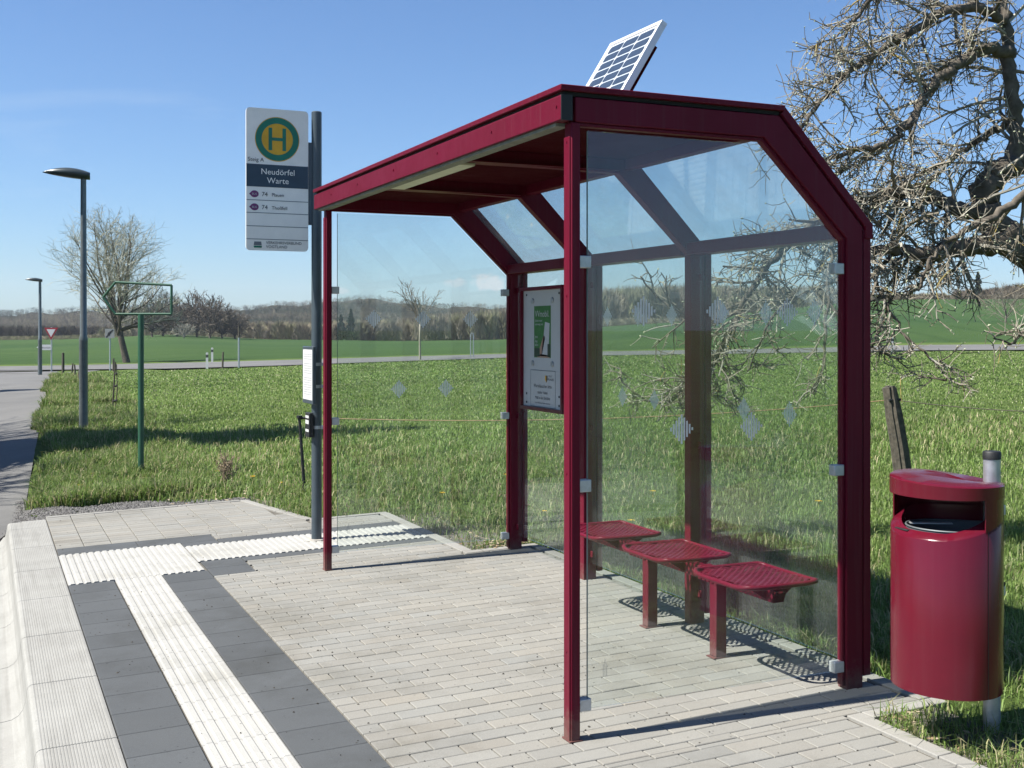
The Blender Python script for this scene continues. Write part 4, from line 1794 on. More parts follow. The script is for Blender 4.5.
# timetable case facing the platform
mb = MB()
mb.box(2.243, 2.268, 8.905, 9.225, 1.055, 1.492)
tcs = mb.build('timetable_case', M['post_grey'], bs, bevel=0.004)
mb = MB()
mb.poly([(2.2424, 8.922, 1.085), (2.2424, 8.922, 1.468), (2.2424, 9.208, 1.468), (2.2424, 9.208, 1.085)])
mb.build('timetable_sheet', M['paper'], tcs, fixn=False)
mb = MB()
for k in range(18):
    z = 1.43 - k * 0.018
    if k in (3, 9):
        continue
    for y0, y1 in ((8.95, 8.99), (9.0, 9.07), (9.08, 9.17)):
        mb.poly([(2.2418, y0, z), (2.2418, y0, z + 0.004), (2.2418, y1, z + 0.004), (2.2418, y1, z)])
mb.build('print_lines', simple('grey_print', (0.30, 0.31, 0.33), 0.8), tcs, fixn=False)
for z in (1.355, 1.185):
    mb = MB()
    mb.tube([(SPX, SPYY, z - 0.012), (SPX, SPYY, z + 0.012)], 0.0435, 20)
    mb.box(SPX + 0.02, SPX + 0.052, SPYY - 0.05, SPYY - 0.02, z - 0.011, z + 0.011)
    mb.build('clamp', M['clamp'], bs)
# small ticket-stub box with stickers
mb = MB()
mb.box(2.238, 2.272, 9.0, 9.12, 0.80, 0.985)
sb = mb.build('sticker_box', M['black'], bs, bevel=0.004)
mb = MB()
for z0, z1 in ((0.945, 0.965), (0.90, 0.93), (0.84, 0.86)):
    mb = MB()
    mb.poly([(2.2372, 9.01, z0), (2.2372, 9.01, z1), (2.2372, 9.11, z1), (2.2372, 9.11, z0)])
    mb.build('sticker', M['paper'], sb, fixn=False)
mb = MB()
mb.tube([(SPX, SPYY, 0.86), (SPX, SPYY, 0.885)], 0.0435, 20)
mb.box(SPX + 0.02, SPX + 0.055, SPYY - 0.05, SPYY - 0.02, 0.86, 0.885)
mb.build('clamp', M['clamp'], bs)


# ------------------------------------------------------------------ street lamps
def street_lamp(x, y, z, h, label, r=0.053):
    t = thing('street_lamp', (x, y, z), label, 'street lamp', 'street lamps along the side road')
    mb = MB()
    mb.tube([(x, y, z - 0.1), (x, y, z + h * 0.365), (x, y, z + h * 0.37), (x, y, z + h * 0.385), (x, y, z + h - 0.02)], [r * 1.28, r * 1.25, r * 1.34, r, r * 0.82], 20)
    mb.build('pole', M['lamp_post'], t, smooth_='angle')
    # flat leaf-shaped head reaching over the road
    d = Vector((-0.99, 0.1, 0))
    s = Vector((0.1, 0.99, 0))
    L = 0.72 * h / 4.2
    N_ = 14
    vs, fs = [], []
    for i in range(N_ + 1):
        a = i / N_
        wv = 0.145 * math.sin(min(1, 0.18 + a * 0.9) * math.pi) ** 0.7 * (1 - 0.25 * a) + 0.002
        zc = z + h + 0.012 + 0.10 * a * (1 - a * 0.72)
        up_ = 0.085 * math.sin((0.16 + 0.84 * a) * math.pi) ** 0.8 + 0.004
        dn_ = 0.075 * math.sin((0.30 + 0.7 * a) * math.pi) ** 0.8 + 0.002
        base_ = Vector((x, y, 0)) + d * (a * L - 0.10)
        for k in range(10):
            q = 2 * math.pi * k / 10
            hh = math.sin(q)
            vs.append((base_.x + s.x * wv * math.cos(q), base_.y + s.y * wv * math.cos(q), zc + (up_ if hh > 0 else dn_) * hh))
    for i in range(N_):
        for k in range(10):
            l = (k + 1) % 10
            fs.append((i * 10 + k, i * 10 + l, (i + 1) * 10 + l, (i + 1) * 10 + k))
    fs.append(tuple(range(10)))
    fs.append(tuple(N_ * 10 + k for k in range(10)))
    mb = MB()
    mb._add(vs, fs)
    hd = mb.build('lamp_head', M['lamp_head'], t, smooth_=True)
    mb = MB()
    q = Vector((x, y, z + h + 0.028)) + d * (L * 0.36)
    mb.prism([(-L * 0.24, -0.06), (L * 0.26, -0.05), (L * 0.26, 0.05), (-L * 0.24, 0.06)],
             lambda a, b: (q.x + d.x * a + s.x * b, q.y + d.y * a + s.y * b, q.z - 0.022 + a * 0.06),
             lambda a, b: (q.x + d.x * a + s.x * b, q.y + d.y * a + s.y * b, q.z - 0.008 + a * 0.06))
    mb.build('lamp_lens', M['lamp_cover'], hd)
    return t


street_lamp(1.452, 20.575, G(1.452, 20.575), 4.16, 'tall grey street lamp with flat dark head beside the side road')
p = at(40, 376.5, 53.5)
street_lamp(p.x, p.y, G(p.x, p.y), 4.20, 'farther grey street lamp next to the yield sign', 0.07)

# ------------------------------------------------------------------ empty green arrow frame on a pole
gf = thing('empty_sign_frame', (1.593, 14.048, -0.02), 'empty dark green arrow-shaped sign frame on a thin green pole', 'sign frame')
rt = Vector((CYW, -SY, 0))
gp0 = Vector((1.593, 14.048, 0))
mb = MB()
mb.tube([gp0 + Vector((0, 0, -0.1)), gp0 + Vector((0, 0, 1.79))], 0.032, 16)
mb.build('pole', M['frame_green'], gf, smooth_='angle')
mb = MB()
cs = [(-0.424, 1.985), (-0.285, 2.153), (0.342, 2.120), (0.342, 1.797), (-0.285, 1.797)]
P3 = [gp0 + rt * a + Vector((0, 0, b)) for a, b in cs]
for a, b in zip(P3, P3[1:] + P3[:1]):
    mb.tube([a, b], 0.014, 10)
mb.build('frame', M['frame_green'], gf, smooth_='angle')

# ================================================================== far street furniture


def ground_at(u, d):
    a = (u - CX) / F_PX * d
    x, y = a * CYW + d * SY, -a * SY + d * CYW
    return Vector((x, y, G(x, y)))


def facing(u, d):
    """upright local frame for a far sign: right, and towards the platform"""
    return Vector((CYW, -SY, 0)), Vector((-SY, -CYW, 0))


yb = ground_at(51.5, 58.0)
ys_ = thing('yield_sign', yb, 'red and white triangular yield sign with white arrow board on its post', 'yield sign')
rt, tw = facing(0, 0)
mb = MB()
mb.tube([yb - Vector((0, 0, .1)), yb + Vector((0, 0, 2.15))], 0.035, 10)
mb.build('post', M['steel'], ys_, smooth_='angle')


def plate(base, pts, off, th=0.012):
    f0 = lambda a, b: base + rt * a + Vector((0, 0, b)) + tw * off
    f1 = lambda a, b: base + rt * a + Vector((0, 0, b)) + tw * (off + th)
    return f0, f1


f0, f1 = plate(yb, 0, 0.04)
mb = MB()
mb.prism([(-0.34, 2.12), (0.34, 2.12), (0.0, 1.53)], f0, f1)
yp = mb.build('plate', M['red_border'], ys_)
f0, f1 = plate(yb, 0, 0.054, 0.004)
mb = MB()
mb.prism([(-0.215, 2.045), (0.215, 2.045), (0.0, 1.67)], f0, f1)
mb.build('plate_centre', M['white'], yp)
f0, f1 = plate(yb, 0, 0.04)
mb = MB()
mb.prism([(0.02, 1.04), (0.02, 1.30), (-0.52, 1.30), (-0.70, 1.17), (-0.52, 1.04)], f0, f1)
ab = mb.build('arrow_board', M['white'], ys_)
f0, f1 = plate(yb, 0, 0.056)
text_mesh([('Neuensalz', -0.50, 1.12, 0.115, 'LEFT')], 'lettering', M['ink'], ab, lambda u, v: yb + rt * u + Vector((0, 0, v)) + tw * 0.056)

eb = ground_at(110, 58.5)
es = thing('zone_end_sign', eb, 'grey square road sign with dark diagonal bar on a thin post', 'road sign')
mb = MB()
mb.tube([eb - Vector((0, 0, .1)), eb + Vector((0, 0, 2.0))], 0.035, 10)
mb.build('post', M['steel'], es, smooth_='angle')
f0, f1 = plate(eb, 0, 0.04)
mb = MB()
mb.prism([(-0.23, 1.58), (0.23, 1.58), (0.23, 2.04), (-0.23, 2.04)], f0, f1)
ep = mb.build('plate', simple('shaded_sign_grey', (0.30, 0.31, 0.31), 0.5), es)  # the pale plate's backlit shade is put into this grey
f0, f1 = plate(eb, 0, 0.054, 0.003)
mb = MB()
mb.prism([(-0.20, 1.63), (-0.13, 1.60), (0.20, 1.98), (0.13, 2.01)], f0, f1)
for a, b in ((-0.05, 1.80), (0.03, 1.86), (-0.01, 1.75)):
    mb.prism([(a - 0.06, b - 0.05), (a + 0.02, b - 0.05), (a + 0.05, b + 0.06), (a - 0.02, b + 0.07)], f0, f1)
mb.build('plate_bar', M['ink'], ep)


def delineator(u, d, label, h=1.0):
    b = ground_at(u, d)
    t = thing('roadside_delineator', b, label, 'delineator', 'delineators along the country road')
    mb = MB()
    mb.prism([(-0.06, -0.05), (0.06, -0.05), (0.0, 0.07)], lambda p, q: b + rt * p + tw * -q + Vector((0, 0, -0.1)), lambda p, q: b + rt * p + tw * -q + Vector((0, 0, h * 0.68)))
    mb.build('post', M['white'], t)
    mb = MB()
    mb.prism([(-0.061, -0.051), (0.061, -0.051), (0.0, 0.071)], lambda p, q: b + rt * p + tw * -q + Vector((0, 0, h * 0.6805)), lambda p, q: b + rt * p + tw * -q + Vector((0, 0, h * 0.87)))
    mb.build('black_band', M['ink'], t)
    mb = MB()
    mb.prism([(-0.06, -0.05), (0.06, -0.05), (0.0, 0.07)], lambda p, q: b + rt * p + tw * -q + Vector((0, 0, h * 0.8705)), lambda p, q: b + rt * p + tw * -q + Vector((0, 0, h)))
    mb.build('post_top', M['white'], t)


delineator(207.3, 59.6, 'white roadside delineator standing on the near verge beside the taller pole', 0.78)
delineator(212.4, 68.0, 'white roadside delineator standing across the country road', 0.80)
delineator(892, 59.8, 'white roadside delineator seen under the apple branches', 0.72)

for u, d, h, r, lab in ((238.8, 60.0, 2.05, 0.045, 'thin grey metal pole with brown top beside the country road'),):
    b = ground_at(u, d)
    t = thing('marker_pole', b, lab, 'pole')
    mb = MB()
    mb.tube([b - Vector((0, 0, .1)), b + Vector((0, 0, h * 0.72))], r, 10)
    mb.build('lower_pole', M['steel'], t, smooth_='angle')
    mb = MB()
    mb.tube([b + Vector((0, 0, h * 0.721)), b + Vector((0, 0, h))], r * 0.9, 10)
    mb.build('upper_pole', M['wood'], t, smooth_='angle')
b = ground_at(472, 63)
t = thing('snow_pole', b, 'pale bent hoop pole on the far verge left of the shelter post', 'marker pole')
mb = MB()
mb.tube([b + rt * -0.07, b + rt * -0.07 + Vector((0, 0, 1.1)), b + rt * -0.03 + Vector((0, 0, 1.28)), b + rt * 0.04 + Vector((0, 0, 1.28)), b + rt * 0.08 + Vector((0, 0, 1.1)), b + rt * 0.08], 0.025, 8)
mb.build('hoop', M['steel'], t, smooth_='angle')

FP = [(63, 49.0, 1.02, 0.06, 0.0, 'tall weathered fence post next to the far street lamp'),
      (71.5, 47.0, 0.62, 0.035, 0.05, 'short thin fence post between the two street lamps'),
      (75.5, 46.0, 0.6, 0.035, -0.04, 'low pale fence post just left of the tall street lamp'),
      (78.5, 41.0, 0.5, 0.04, 0.03, 'dark fence post half hidden by the tall street lamp'),
      (113.5, 57.0, 0.62, 0.05, 0.0, 'dark short fence post beside the grey square sign'),
      (222.5, 60.0, 0.78, 0.05, 0.03, 'brown wooden stake between delineator and thin pole')]
for u, d, h, r, lean, lab in FP:
    b = ground_at(u, d)
    mb = MB()
    mb.tube([b - Vector((0, 0, .1)), b + rt * lean * 0.5 + Vector((0, 0, h * 0.6)), b + rt * lean + Vector((0, 0, h))], [r, r * 0.95, r * 0.85], 7)
    o = mb.build('fence_post', M['wood'], None, base=b)
    tag(o, lab, 'fence post', 'old fence posts')
b = ground_at(112, 24.5)
t = thing('wire_stake', b, 'pair of leaning thin wire stakes in the verge left of the green frame', 'stake')
mb = MB()
mb.tube([b - Vector((0, 0, .05)), b + rt * 0.07 + Vector((0, 0, 1.05))], 0.016, 8)
mb.build('stake', M['wood'], t, smooth_='angle')
mb = MB()
mb.tube([b + rt * 0.06, b + rt * 0.11 + Vector((0, 0, 0.5)), b + rt * 0.09 + Vector((0, 0, 1.0))], 0.010, 8)
mb.build('brace', M['wood'], t, smooth_='angle')
mb = MB()
for z in (0.25, 0.55, 0.8):
    mb.tube([b + rt * (0.02 + z * 0.07) + Vector((0, 0, z)), b + rt * (0.10) + Vector((0, 0, z + 0.02))], 0.022, 8)
mb.build('insulator', M['black'], t, smooth_='angle')

# stub stake, wooden post and the fence tape between them
st0 = Vector((2.937, 11.976, G(2.937, 11.976)))
t = thing('fence_stake', st0, 'thin dark leaning stake holding the fence tape beside the sign pole', 'stake')
top0 = Vector((2.885, 12.0, 0.735))
mb = MB()
mb.tube([st0 - Vector((0, 0, .06)), top0], [0.018, 0.015], 10)
mb.build('stake', M['black'], t, smooth_='angle')
mb = MB()
mb.tube([top0 + Vector((0, 0, -0.005)), top0 + Vector((0, 0, 0.02))], 0.03, 10)
mb.tube([top0 + Vector((0.0, 0, -0.01)), top0 + Vector((0.07, -0.03, -0.0))], 0.014, 8)
mb.build('insulator', M['black'], t, smooth_='angle')
wp = Vector((8.309, 9.283, G(8.309, 9.283)))
t = thing('wooden_fence_post', wp, 'split weathered wooden fence post leaning behind the litter bin', 'fence post')
wt = at(889, 387, 11.93)
mb = MB()
ax = (wt - wp)
for k in range(7):
    a = k / 7 * 6.28
    o_ = Vector((math.cos(a), math.sin(a), 0)) * 0.046
    e = Vector((math.cos(a + .3), math.sin(a + .3), 0)) * 0.042
    hgt = rnd.uniform(0.955, 1.02)
    mb.tube([wp + o_ * 1.15 - Vector((0, 0, .1)), wp + ax * 0.35 + o_ * rnd.uniform(1.05, 1.2), wp + ax * 0.7 + o_ * rnd.uniform(0.98, 1.1), wp + ax * hgt + e], [0.043, 0.041, 0.039, 0.030], 6)
mb.build('split_trunk', M['wood'], t)
mb = MB()
q = wp + ax * 0.86
mb.tube([q + Vector((-0.07, -0.05, 0)), q + Vector((0.07, -0.06, 0.005))], 0.012, 8)
mb.build('insulator', M['black'], t)


def sag(p, q, s, n=24):
    return [p.lerp(q, k / n) - Vector((0, 0, s * 4 * (k / n) * (1 - k / n))) for k in range(n + 1)]


tp = MB()
p0_, p1_ = top0 + Vector((0.05, -0.02, 0.0)), wp + ax * 0.86
pts = sag(p0_, p1_, 0.10)
tp.tube(pts, 0.0050, 6)
tape = tp.build('fence_tape', M['orange'], None, base=p0_)
tag(tape, 'faded orange fence tape sagging across the meadow behind the shelter', 'fence tape')
w2 = MB()
far_p = at(1090, 413, 11.0)
w2.tube(sag(p1_ + Vector((0.02, -0.02, 0)), far_p, 0.03), 0.0045, 6)
o = w2.build('fence_wire', M['wood'], None, base=p1_)
tag(o, 'thin dark fence wire running right from the wooden post', 'fence wire')

# ================================================================== trees


def jitter(rg, s):
    return Vector((rg.gauss(0, s), rg.gauss(0, s), rg.gauss(0, s)))


def limb(mb, rg, p, d, L, r0, r1, seg, wob, lift, n):
    """one wandering limb; returns the points and radii along it"""
    P, Q, D = [Vector(p)], [r0], [Vector(d).normalized()]
    d = Vector(d).normalized()
    for k in range(seg):
        d = (d + jitter(rg, wob) + Vector((0, 0, lift))).normalized()
        P.append(P[-1] + d * (L / seg))
        Q.append(r0 + (r1 - r0) * (k + 1) / seg)
        D.append(d.copy())
    mb.tube(P, Q, n, cap=False)
    return P, Q, D


def perp(rg, d):
    v = jitter(rg, 1)
    v = v - d * v.dot(d)
    return v.normalized() if v.length > 1e-5 else d.orthogonal().normalized()


def field_tree(name, base, h, rg, label, cat, group=None, trunk_h=0.28, tr=0.2, limbs=9, subs=9, twigs=7, spread=0.62, lean=(0, 0), colr=(0.16, 0.14, 0.115), tcol=None, rmin=0.012, lv4=True, tmat=None, elmin=32, lift=0.03):
    t = thing(name, base, label, cat, group)
    mb = MB()
    top = base + Vector((lean[0], lean[1], h * trunk_h))
    P = [base + Vector((0, 0, -0.15)), base + Vector((0, 0, 0.05)), base.lerp(top, 0.5) + jitter(rg, tr * 0.25), top]
    mb.tube(P, [tr * 1.35, tr * 1.08, tr * 0.9, tr * 0.78], 10)
    mb.build('trunk', tmat or M['bark'], t, smooth_=True)
    cr = MB()
    cr.col = colr
    starts = []
    for k in range(limbs):
        az = 2 * math.pi * (k * 0.381966) + rg.uniform(-.3, .3)
        el = R(rg.uniform(elmin, 84))
        out = math.cos(el)
        d = Vector((math.cos(az) * out, math.sin(az) * out, math.sin(el)))
        L = h * (1 - trunk_h) * (0.62 + 0.36 * math.sin(el)) * rg.uniform(0.85, 1.05)
        L *= (spread / 0.62) if el < R(55) else 1
        s = top - Vector((0, 0, h * trunk_h * 0.35 * rg.random()))
        kk = rg.uniform(0.85, 1.1)
        cr.col = tuple(c * kk for c in colr)
        A, Q, D = limb(cr, rg, s, d, L, tr * rg.uniform(0.34, 0.5), rmin * 1.4, 8, 0.10, lift, 6)
        for j in range(subs):
            f = 0.22 + 0.76 * (j + rg.random()) / subs
            i = min(7, int(f * 8))
            p = A[i].lerp(A[i + 1], f * 8 - i)
            dd = (D[i] * rg.uniform(0.4, 0.9) + perp(rg, D[i]) * rg.uniform(0.5, 0.95) + Vector((0, 0, 0.15))).normalized()
            L2 = L * (0.42 * (1 - f) + 0.20) * rg.uniform(0.7, 1.15)
            B, Q2, D2 = limb(cr, rg, p, dd, L2, max(rmin * 1.3, Q[i] * 0.5), rmin, 5, 0.13, 0.04, 4)
            for m in range(twigs):
                f2 = 0.15 + 0.85 * (m + rg.random()) / twigs
                i2 = min(4, int(f2 * 5))
                p2 = B[i2].lerp(B[i2 + 1], f2 * 5 - i2)
                d3 = (D2[i2] * rg.uniform(0.4, 0.9) + perp(rg, D2[i2]) * rg.uniform(0.4, 0.9)).normalized()
                L3 = L2 * rg.uniform(0.25, 0.5)
                if tcol:
                    kk = rg.uniform(0.8, 1.2)
                    cr.col = tuple(c * kk for c in tcol)
                C, Q3, D3 = limb(cr, rg, p2, d3, L3, rmin, rmin * 0.55, 3, 0.16, 0.05, 3)
                if lv4:
                    for q in range(3):
                        i3 = rg.randint(0, 2)
                        d4 = (D3[i3] + perp(rg, D3[i3]) * 0.8).normalized()
                        cr.tube([C[i3 + 1], C[i3 + 1] + d4 * L3 * 0.5], [rmin * 0.6, rmin * 0.3], 3, cap=False)
    cr.build('crown', M['twig'], t, fixn=False)
    return t


b = ground_at(126.5, 71.5)
field_tree('field_tree', b, 8.7, random.Random(3), 'leafless spreading field tree with pale leaning trunk beyond the country road', 'tree', None,
           trunk_h=0.29, tr=0.20, limbs=19, subs=12, twigs=8, spread=0.56, elmin=20, lift=0.012, lean=(-0.50, 0.1), colr=(0.17, 0.15, 0.125), tcol=(0.52, 0.51, 0.40), rmin=0.0105)
b = ground_at(420, 61.5)
YT = simple('pale_sapling_bark', (0.36, 0.32, 0.25), 0.9)
field_tree('young_tree', b, 4.4, random.Random(5), 'slender young bare tree on the country road verge seen through the left pane', 'tree', None,
           trunk_h=0.46, tr=0.055, limbs=8, subs=6, twigs=3, spread=0.48, colr=(0.26, 0.22, 0.17), tcol=(0.30, 0.26, 0.2), rmin=0.010, lv4=False, tmat=YT)
# rounded bare trees at the edge of the far field
HT = [(152, 205, 6.6, 'slim bare tree right behind the empty green frame'), (163, 210, 7.6, 'tall dark bare tree just left of the rounded copse'),
      (177, 206, 6.2, 'bare tree behind the pale blossoming bush'), (197, 208, 7.9, 'broad round bare tree topping the copse'),
      (210, 204, 7.2, 'dense bare tree in the middle of the copse'), (222, 207, 6.2, 'low rounded bare tree sloping off the copse right side'),
      (235, 210, 5.0, 'smallest bare tree at the right end of the copse')]
for k, (u, d, h, lab) in enumerate(HT):
    b = ground_at(u, d)
    field_tree('copse_tree', b, h, random.Random(30 + k), lab, 'tree', 'bare trees of the copse beyond the field',
               trunk_h=0.14, tr=0.18, limbs=16, subs=9, twigs=8, spread=0.72, elmin=18, lift=0.02, colr=(0.14, 0.12, 0.10), tcol=(0.19, 0.165, 0.135), rmin=0.036, lv4=False)
for u, d, h, lab, c in ((184, 190, 2.6, 'pale blossoming bush in front of the copse', (0.42, 0.40, 0.33)), (1006, 128, 4.6, 'bare rounded bush tree on the far right slope', (0.23, 0.21, 0.17))):
    b = ground_at(u, d)
    field_tree('bush', b, h, random.Random(int(u)), lab, 'bush', None, trunk_h=0.08, tr=0.09, limbs=13, subs=7, twigs=6, spread=0.72, colr=c, tcol=c, rmin=0.026 if d > 150 else 0.014, lv4=False)


# conifers
def conifer(u, d, h, label, wd=0.22):
    b = ground_at(u, d)
    t = thing('spruce', b, label, 'conifer', 'dark conifers among the bare woods')
    mb = MB()
    mb.tube([b, b + Vector((0, 0, h * 0.95))], [0.16, 0.03], 6)
    mb.build('trunk', M['bark'], t)
    rg = random.Random(int(u * 7))
    mb = MB()
    for k in range(520):
        f = rg.random() ** 0.8
        z = h * (0.06 + 0.94 * f)
        rad = h * wd * (1 - f) ** 0.85 * rg.uniform(0.2, 1.0) * (1 + 0.3 * math.sin(f * 31) + 0.25 * math.sin(f * 13 + u)) + 0.1
        a = rg.uniform(0, 6.283)
        o = b + Vector((math.cos(a) * rad, math.sin(a) * rad, z - rad * 0.25))
        i = b + Vector((math.cos(a) * rad * 0.2, math.sin(a) * rad * 0.2, z))
        s = Vector((-math.sin(a), math.cos(a), 0)) * h * 0.04
        g = rg.uniform(0.6, 1.3)
        mb.col = (0.022 * g, 0.036 * g, 0.022 * g)
        mb._add([i, o + s, o + Vector((0, 0, -h * 0.05)), o - s], [(0, 1, 2), (0, 2, 3)])
    mb.build('crown', M['forest'], t, fixn=False)


conifer(341, 226, 4.9, 'dark broad conifer standing left of its taller neighbour in the wood', 0.30)
conifer(351, 226, 6.0, 'dark pointed conifer in the wood behind the left pane')
conifer(978, 232, 5.4, 'dark pointed conifer on the crest at the far right', 0.24)

# ------------------------------------------------------------------ woods as one mass
rgF = np.random.default_rng(5)


def wood_trees(spots, ntri, out_v, out_c):
    """spots: (x, y, z, height, width, colour, upright). Each tree is a spray of many thin tapering shoots."""
    for (x, y, z, h, wd, c, upr) in spots:
        n = ntri
        f = rgF.random(n) ** 0.75
        az = rgF.random(n) * 6.283
        zz = h * (0.05 + 0.72 * f)
        prof = np.sin(np.clip(0.22 + 0.78 * f, 0, 1) * math.pi) ** 0.6
        rad = wd * 0.5 * prof * np.sqrt(rgF.random(n))
        p = np.stack([x + np.cos(az) * rad, y + np.sin(az) * rad, z + zz], 1)
        d = np.stack([np.cos(az) * (1 - upr) + rgF.normal(0, .25, n), np.sin(az) * (1 - upr) + rgF.normal(0, .25, n), np.full(n, upr + 0.2)], 1)
        d /= np.linalg.norm(d, axis=1)[:, None]
        L = h * (0.14 + 0.22 * rgF.random(n))
        q = p + d * L[:, None]
        sdir = np.stack([-np.sin(az + 1), np.cos(az + 1), rgF.normal(0, .4, n)], 1)
        wv = (0.007 + 0.008 * rgF.random(n)) * h
        a = p + sdir * wv[:, None]
        bb_ = p - sdir * wv[:, None]
        out_v.append(np.stack([a, bb_, q], 1).reshape(-1, 3))
        col = np.array(c)[None, :] * rgF.uniform(0.75, 1.25, n)[:, None]
        out_c.append(np.repeat(col, 3, 0))
        # stem
        for s_ in (0.0, 1.57):
            e = np.array([math.cos(s_), math.sin(s_), 0]) * h * 0.016
            B = np.array([x, y, z - 0.3])
            out_v.append(np.array([B - e, B + e, B + np.array([0, 0, h * 0.85])]))
            out_c.append(np.tile(np.array(c) * 0.95, (3, 1)))


BROWN = [(0.27, 0.235, 0.18), (0.32, 0.28, 0.205), (0.23, 0.205, 0.165), (0.35, 0.30, 0.22), (0.29, 0.28, 0.18), (0.32, 0.31, 0.19)]
spots = []


def belt(u0, u1, d0, d1, rows, top_fn, num, upr=0.62, cols=BROWN, wmul=0.62):
    num = int(num * 1.7)
    for k in range(num):
        d = d0 + (d1 - d0) * ((k % rows) + rgF.random()) / rows
        u = u0 + (u1 - u0) * ((k // rows) + rgF.random()) / math.ceil(num / rows)
        b = ground_at(u, d)
        want = EYE - (top_fn(u) - CY) * d / F_PX
        h = max(1.2, (want - b.z) * rgF.uniform(0.66, 0.90))
        c = np.array(cols[rgF.integers(len(cols))]) * rgF.uniform(0.85, 1.15)
        spots.append((b.x, b.y, b.z - 0.3, h, h * wmul * rgF.uniform(0.8, 1.2) + 0.8, c, upr))


belt(222, 335, 226, 262, 3, lambda u: 319 - 3 * math.sin((u - 222) / 113 * 3.1), 84)
belt(330, 425, 226, 262, 3, lambda u: 315 - 0.03 * (u - 330), 78)
belt(420, 520, 222, 262, 3, lambda u: 308 - 0.06 * (u - 420), 90, 0.85)
belt(515, 600, 222, 262, 3, lambda u: 301 - 0.20 * (u - 515), 66, 0.8)
belt(592, 700, 225, 262, 3, lambda u: 281 - 0.05 * (u - 592), 80, 0.8)
belt(700, 850, 225, 262, 3, lambda u: 277 + 0.03 * (u - 700), 84, 0.8)
belt(850, 945, 228, 262, 2, lambda u: 289, 44, 0.75)
belt(955, 1120, 228, 262, 2, lambda u: 281 - 4 * math.sin(u * .05), 70, 0.75, [(0.20, 0.165, 0.12), (0.17, 0.14, 0.11)])
belt(100, 225, 230, 262, 2, lambda u: 322, 52)
belt(-60, 110, 224, 240, 2, lambda u: 333.5, 60, 0.4, [(0.28, 0.26, 0.16), (0.22, 0.23, 0.13), (0.30, 0.27, 0.19)], 1.1)
belt(590, 720, 218, 224, 1, lambda u: 313, 30, 0.4, [(0.34, 0.32, 0.24), (0.30, 0.27, 0.19)], 1.1)
belt(-90, 190, 270, 300, 2, lambda u: 321, 90, 0.7, [(0.10, 0.088, 0.075), (0.085, 0.08, 0.065)])
# hedge on the right hand crest
belt(840, 1150, 223, 226, 1, lambda u: 296.5, 90, 0.5, [(0.16, 0.14, 0.10)], 0.9)
vv, cc_ = [], []
wood_trees(spots, 420, vv, cc_)
vv = np.concatenate(vv)
cc_ = np.concatenate(cc_)
woods = np_mesh('bare_woods', vv, np.arange(len(vv)), 3, M['forest'], tint=cc_)
stuff(woods, 'belt of leafless brown woodland along the far edge of the fields', 'woods')

# wooded hills behind
H_COL = np.array([-400, -150, 0, 60, 100, 150, 190, 222, 250, 270, 310, 335, 355, 375, 400, 420, 450, 500, 560, 640, 760, 900, 1024, 1400.])
H_ROW = np.array([316, 316, 315, 313, 311, 309, 310.5, 311.5, 309, 306.5, 304.5, 301.5, 299, 299.5, 303, 305.5, 307, 308, 309, 311, 311, 306, 306, 312.])
us = np.arange(-400, 1401, 4.0)
hd_ = [420, 470, 530, 590, 650, 700, 740, 790]
pv = []
for i, d in enumerate(hd_):
    for u in us:
        b = ground_at(u, d)
        ridge = EYE - (np.interp(u, H_COL, H_ROW) - CY) * 700 / F_PX
        low = EYE - (345 - CY) * 420 / F_PX
        t = min(1, max(0, (d - 420) / 280))
        z = low + (ridge - low) * (t ** 0.8) if d <= 700 else ridge - (d - 700) * 0.5
        z += 0.6 * math.sin(u * 0.13 + d * 0.05) + rgF.normal(0, 0.25)
        pv.append((b.x, b.y, z))
nu = len(us)
q = []
for i in range(len(hd_) - 1):
    for k in range(nu - 1):
        q.append((i * nu + k, i * nu + k + 1, (i + 1) * nu + k + 1, (i + 1) * nu + k))
hill = np_mesh('hill', np.array(pv), np.array(q), 4, M['hill'], smooth_=True)
structure(hill)
hs = []
pv = np.array(pv)
CONI = [(0.040, 0.055, 0.035), (0.05, 0.06, 0.04)]
for k in range(9000):
    i = rgF.integers(0, 6)
    j = rgF.integers(int(nu * 0.18), int(nu * 0.86))
    a, b_, c_, d_ = pv[i * nu + j], pv[i * nu + j + 1], pv[(i + 1) * nu + j + 1], pv[(i + 1) * nu + j]
    s, t = rgF.random(2)
    p = (a * (1 - s) + b_ * s) * (1 - t) + (d_ * (1 - s) + c_ * s) * t
    patch = math.sin(p[0] * 0.021 + 1.3) * math.cos(p[1] * 0.017) + 0.5 * math.sin(p[0] * 0.06 + p[1] * 0.04)
    if patch > 0.45:
        c = CONI[rgF.integers(2)]
        hs.append((p[0], p[1], p[2] - 0.4, rgF.uniform(3.4, 5.2), 2.2, c, 0.3))
    else:
        c = np.array(BROWN[rgF.integers(len(BROWN))]) * rgF.uniform(0.5, 0.85)
        hs.append((p[0], p[1], p[2] - 0.4, rgF.uniform(2.6, 4.2), rgF.uniform(3.0, 4.4), c, 0.5))
vv, cc_ = [], []
wood_trees(hs, 46, vv, cc_)
vv = np.concatenate(vv)
cc_ = np.concatenate(cc_)
o = np_mesh('hill_forest', vv, np.arange(len(vv)), 3, M['forest'], tint=cc_)
stuff(o, 'brown and dark green forest covering the distant hill', 'forest')

